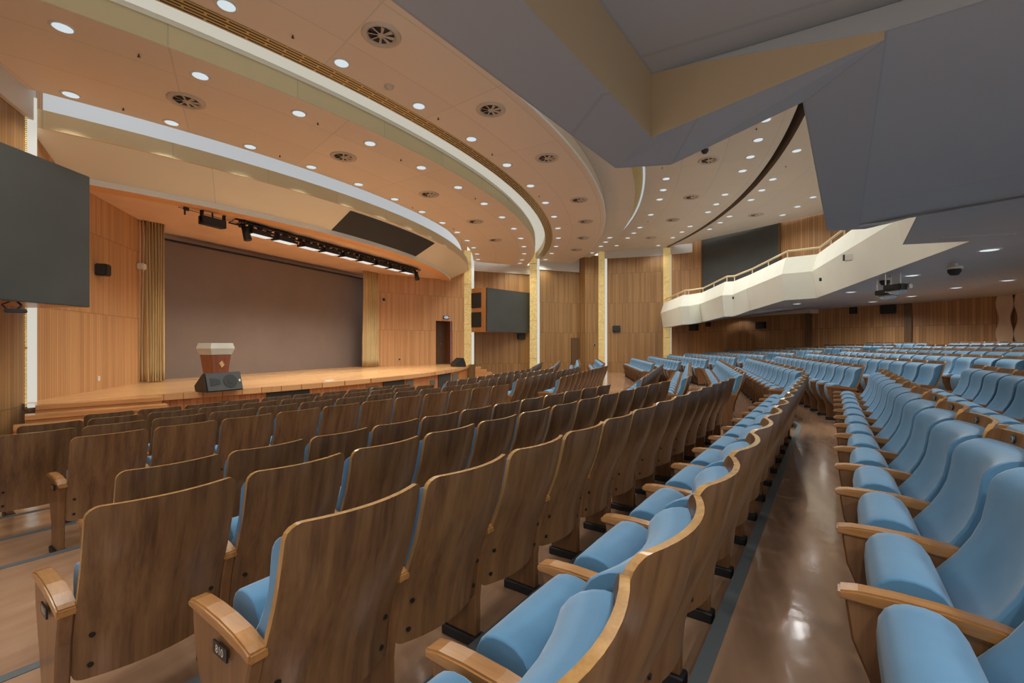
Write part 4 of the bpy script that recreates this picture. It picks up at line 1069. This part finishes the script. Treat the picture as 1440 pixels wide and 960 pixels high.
on_wall_box('wall_lamp', FL, mir(P1), .02, 3.30, 3.46, .20, .16, M['white'], 'small white fixture on the wall by the near curtain', 'wall fixture', side=1)
on_wall_box('wall_switch', FL, mir(P1), .476, .51, .62, .08, .02, M['white'], 'white switch plate low on the orange wall by the near stage steps', 'switch', side=1)
on_wall_box('wall_lamp', FR, P1, .049, 3.33, 3.49, .14, .12, M['white'], 'small white fixture on the wall by the far curtain', 'wall fixture')
on_wall_box('wall_switch', FR, P1, .217, .57, .67, .09, .02, M['white'], 'white socket low on the wall right of the far curtain', 'switch')
on_wall_box('wall_switch', WB, P3, .55, 1.22, 1.36, .12, .03, M['white'], 'round white control low on the timber pier left of the third light pillar', 'switch')
# dark projection screen above the far balcony
c = lerp2(W5, W6, .459); a_ = math.atan2(W6[1]-W5[1], W6[0]-W5[0]); L = 4.12
ws = empty('wall_screen', (c[0]-.10, c[1]+.08, 5.3), a_+PI); tag(ws, 'big dark grey screen on the rear side wall above the balcony', 'screen')
mb = MB(); mb.box((0, 0, .3), (L, .06, 3.0)); mb.build('screen_panel', M['screen'], ws)
mb = MB(); mb.box((0, .01, 1.82), (L+.2, .1, .08)); mb.box((-L/2-.05, .01, .3), (.08, .1, 3.0)); mb.box((L/2+.05, .01, .3), (.08, .1, 3.0)); mb.build('frame', M['door'], ws)
# pale bulkhead under the balcony along the rear side wall
p, q = lerp2(W5, W6, .36), lerp2(W5, W6, 1.04); d_ = Vector((q[0]-p[0], q[1]-p[1])).normalized(); n_ = Vector((d_.y, -d_.x)); n_ = n_ if n_.x < 0 else -n_
mb = MB(); mb.prism([(*p, 2.66), (*q, 2.66), (q[0]+n_.x*.7, q[1]+n_.y*.7, 2.66), (p[0]+n_.x*.7, p[1]+n_.y*.7, 2.66)], [(*p, 3.1), (*q, 3.1), (q[0]+n_.x*.7, q[1]+n_.y*.7, 3.1), (p[0]+n_.x*.7, p[1]+n_.y*.7, 3.1)])
struct(mb.build('trim_50', M['c_cream']), 'pale boxed duct under the balcony')
# carved screen of wavy uprights
d_ = Vector((W8[0]-W7[0], W8[1]-W7[1])).normalized(); a_ = math.atan2(d_.y, d_.x)
for i in range(4):
    c = lerp2(W7, W8, .120+.060*i); n_ = Vector((-d_.y, d_.x)); n_ = n_ if n_.x < 0 else -n_
    mb = MB(); L_, Rr = [], []
    for j in range(25):
        z = .35+2.63*j/24; wv = math.cos((z-2.16)*2*PI/.98)
        L_.append((-.168+.042*wv, z)); Rr.append((.168-.042*wv, z))
    pr = L_+Rr[::-1]
    mb.prism([(x, -.05, z) for x, z in pr], [(x, .05, z) for x, z in pr])
    o = mb.build('wavy_upright', M['wave'], None, .008); o.location = (c[0]+n_.x*(.16+.02*(i % 2)), c[1]+n_.y*(.16+.02*(i % 2)), 0); o.rotation_euler = (0, 0, a_)
    tag(o, 'pale carved wavy upright, %s from left, before the timber back wall' % ORD[i], 'carved panel', 'wavy uprights of the carved screen')
# projectors and cameras hanging under the balcony
def hang(name, x, y, zt, zb, label, cat, kind):
    r = empty(name, (x, y, zb), .6); tag(r, label, cat)
    if kind == 'proj':
        mb = MB(); mb.box((0, 0, 0), (.36, .28, .11)); mb.build('case', M['black'], r, .015)
        mb = MB(); mb.tube((-.18, -.06, 0), (-.23, -.06, 0), .05, 14); mb.build('lens', M['metal'], r)
        mb = MB(); mb.lathe([(0, -.16), (.10, -.14), (.16, -.10), (.17, -.09)], 18, 0, (0, 0, .0)); mb.build('cradle', M['metal'], r)
        mb = MB()
        for s in (-1, 1): mb.tube((s*.15, .1, .0), (s*.15, .1, zt-zb), .014)
        mb.tube((-.15, .1, -.09), (.15, .1, -.09), .014); mb.build('hanger', M['metal'], r)
    else:
        mb = MB(); mb.lathe([(0, -.12), (.06, -.11), (.10, -.05), (.10, 0), (.09, .01)], 18); mb.build('dome', M['black_grille'], r)
        mb = MB(); mb.lathe([(.10, 0), (.12, .0), (.12, .05), (0, .05)], 18); mb.tube((0, 0, .04), (0, 0, max(.05, zt-zb)), .05); mb.build('base', M['white'], r)
    return r
hang('projector', 11.75, -3.98, 2.86, 2.52, 'right projector of the pair hanging under the balcony front', 'projector', 'proj')
hang('projector', 12.35, -4.02, 2.86, 2.47, 'left projector of the pair hanging under the balcony front', 'projector', 'proj')
hang('ptz_camera', 12.9, -4.15, 2.88, 2.80, 'dome camera under the balcony left of the projectors', 'camera', 'dome')
hang('ptz_camera', 11.0, -4.60, 2.88, 2.74, 'dome camera with a lamp under the balcony right of the projectors', 'camera', 'dome')
# lamp hanging under the near screen
r = empty('hanging_camera', (3.62, 9.42, 1.86), -.4); tag(r, 'small black camera on a bent arm under the near screen', 'camera')
mb = MB(); mb.box((0, 0, -.03), (.24, .10, .06)); mb.build('case', M['black'], r, .012)
mb = MB(); mb.tube((.02, 0, 0), (.06, .02, .06), .014); mb.tube((.06, .02, .06), (0, .04, .13), .014); mb.tube((-.10, 0, 0), (-.14, 0, .06), .010); mb.tube((-.14, 0, .06), (-.06, .03, .11), .010); mb.build('arm', M['black'], r)

# ------------------------------------------------------------------ world, camera
w = bpy.data.worlds.new('World'); sc.world = w; w.use_nodes = True
bg = w.node_tree.nodes['Background']; bg.inputs[0].default_value = (1.0, .97, .94, 1); bg.inputs[1].default_value = 1.1
cam = bpy.data.cameras.new('Camera'); co = bpy.data.objects.new('Camera', cam); COL.objects.link(co); sc.camera = co
cam.lens = 16.0; cam.sensor_width = 36.0; cam.shift_y = 4/1440; cam.clip_start = .05
co.location = (0, 0, 1.33); co.rotation_euler = (PI/2, 0, math.radians(21.5)-PI/2)
#@SOFFIT@
def soffit_z(x, y):
    """height of the balcony underside above a plan point"""
    best = 2.9
    for i in range(len(UP)-1):
        a, b = UP[i], UP[i+1]
        if min(a[0], b[0]) <= x <= max(a[0], b[0]) and abs(a[0]-b[0]) > .4:
            t = (x-a[0])/(b[0]-a[0]); ys = a[1]+(b[1]-a[1])*t; zs = a[2]+(b[2]-a[2])*t; zm = MIDS[i][2]+(MIDS[i+1][2]-MIDS[i][2])*t; ym = MIDS[i][1]+(MIDS[i+1][1]-MIDS[i][1])*t
            if y <= ys:
                if y >= ym: best = zs+(zm-zs)*(ys-y)/(ys-ym)
                else: best = zm+(2.95-zm)*(ym-y)/(ym+15.0)
    return best
for (x, y, z), nm in zip(UB, UBN):
    z = soffit_z(x, y)
    downlight(x, y, z-.004, 'flat round downlight under the balcony, '+nm, 'downlights under the balcony', 1.0, LENSU)
    spot((x, y, z-.06), 140, (1, .97, .88), 160)
for i, (x, y) in enumerate(((-1.0, -.6), (.7, -.42), (.6, -1.9), (2.6, -2.7), (-1.0, -3.2), (1.4, -4.6), (4.0, -4.0), (6.0, -4.9), (3.4, -6.6), (8.6, -7.2))):
    z = soffit_z(x, y)
    downlight(x, y, z-.004, 'flat round downlight under the balcony outside the view, %s from the side wall' % ORD[i], 'downlights under the balcony', 1.0, LENSU)
    spot((x, y, z-.06), 120 if i != 1 else 65, (1, 1, .97))
# stage floods
for x in FX[::1]:
    spot((12.6+x, 10.98, 4.26), 240, (1, .98, .88), 140, .8, .12)
sc.view_settings.view_transform = 'Standard'; sc.view_settings.look = 'None'; sc.view_settings.exposure = 0.0; sc.view_settings.gamma = 1
sc.view_settings.use_curve_mapping = False
sc.render.film_transparent = False
cy = sc.cycles
cy.use_denoising = True; cy.max_bounces = 8; cy.diffuse_bounces = 5; cy.glossy_bounces = 4; cy.caustics_reflective = False; cy.caustics_refractive = False
cy.sample_clamp_indirect = 6
cy.use_light_tree = True
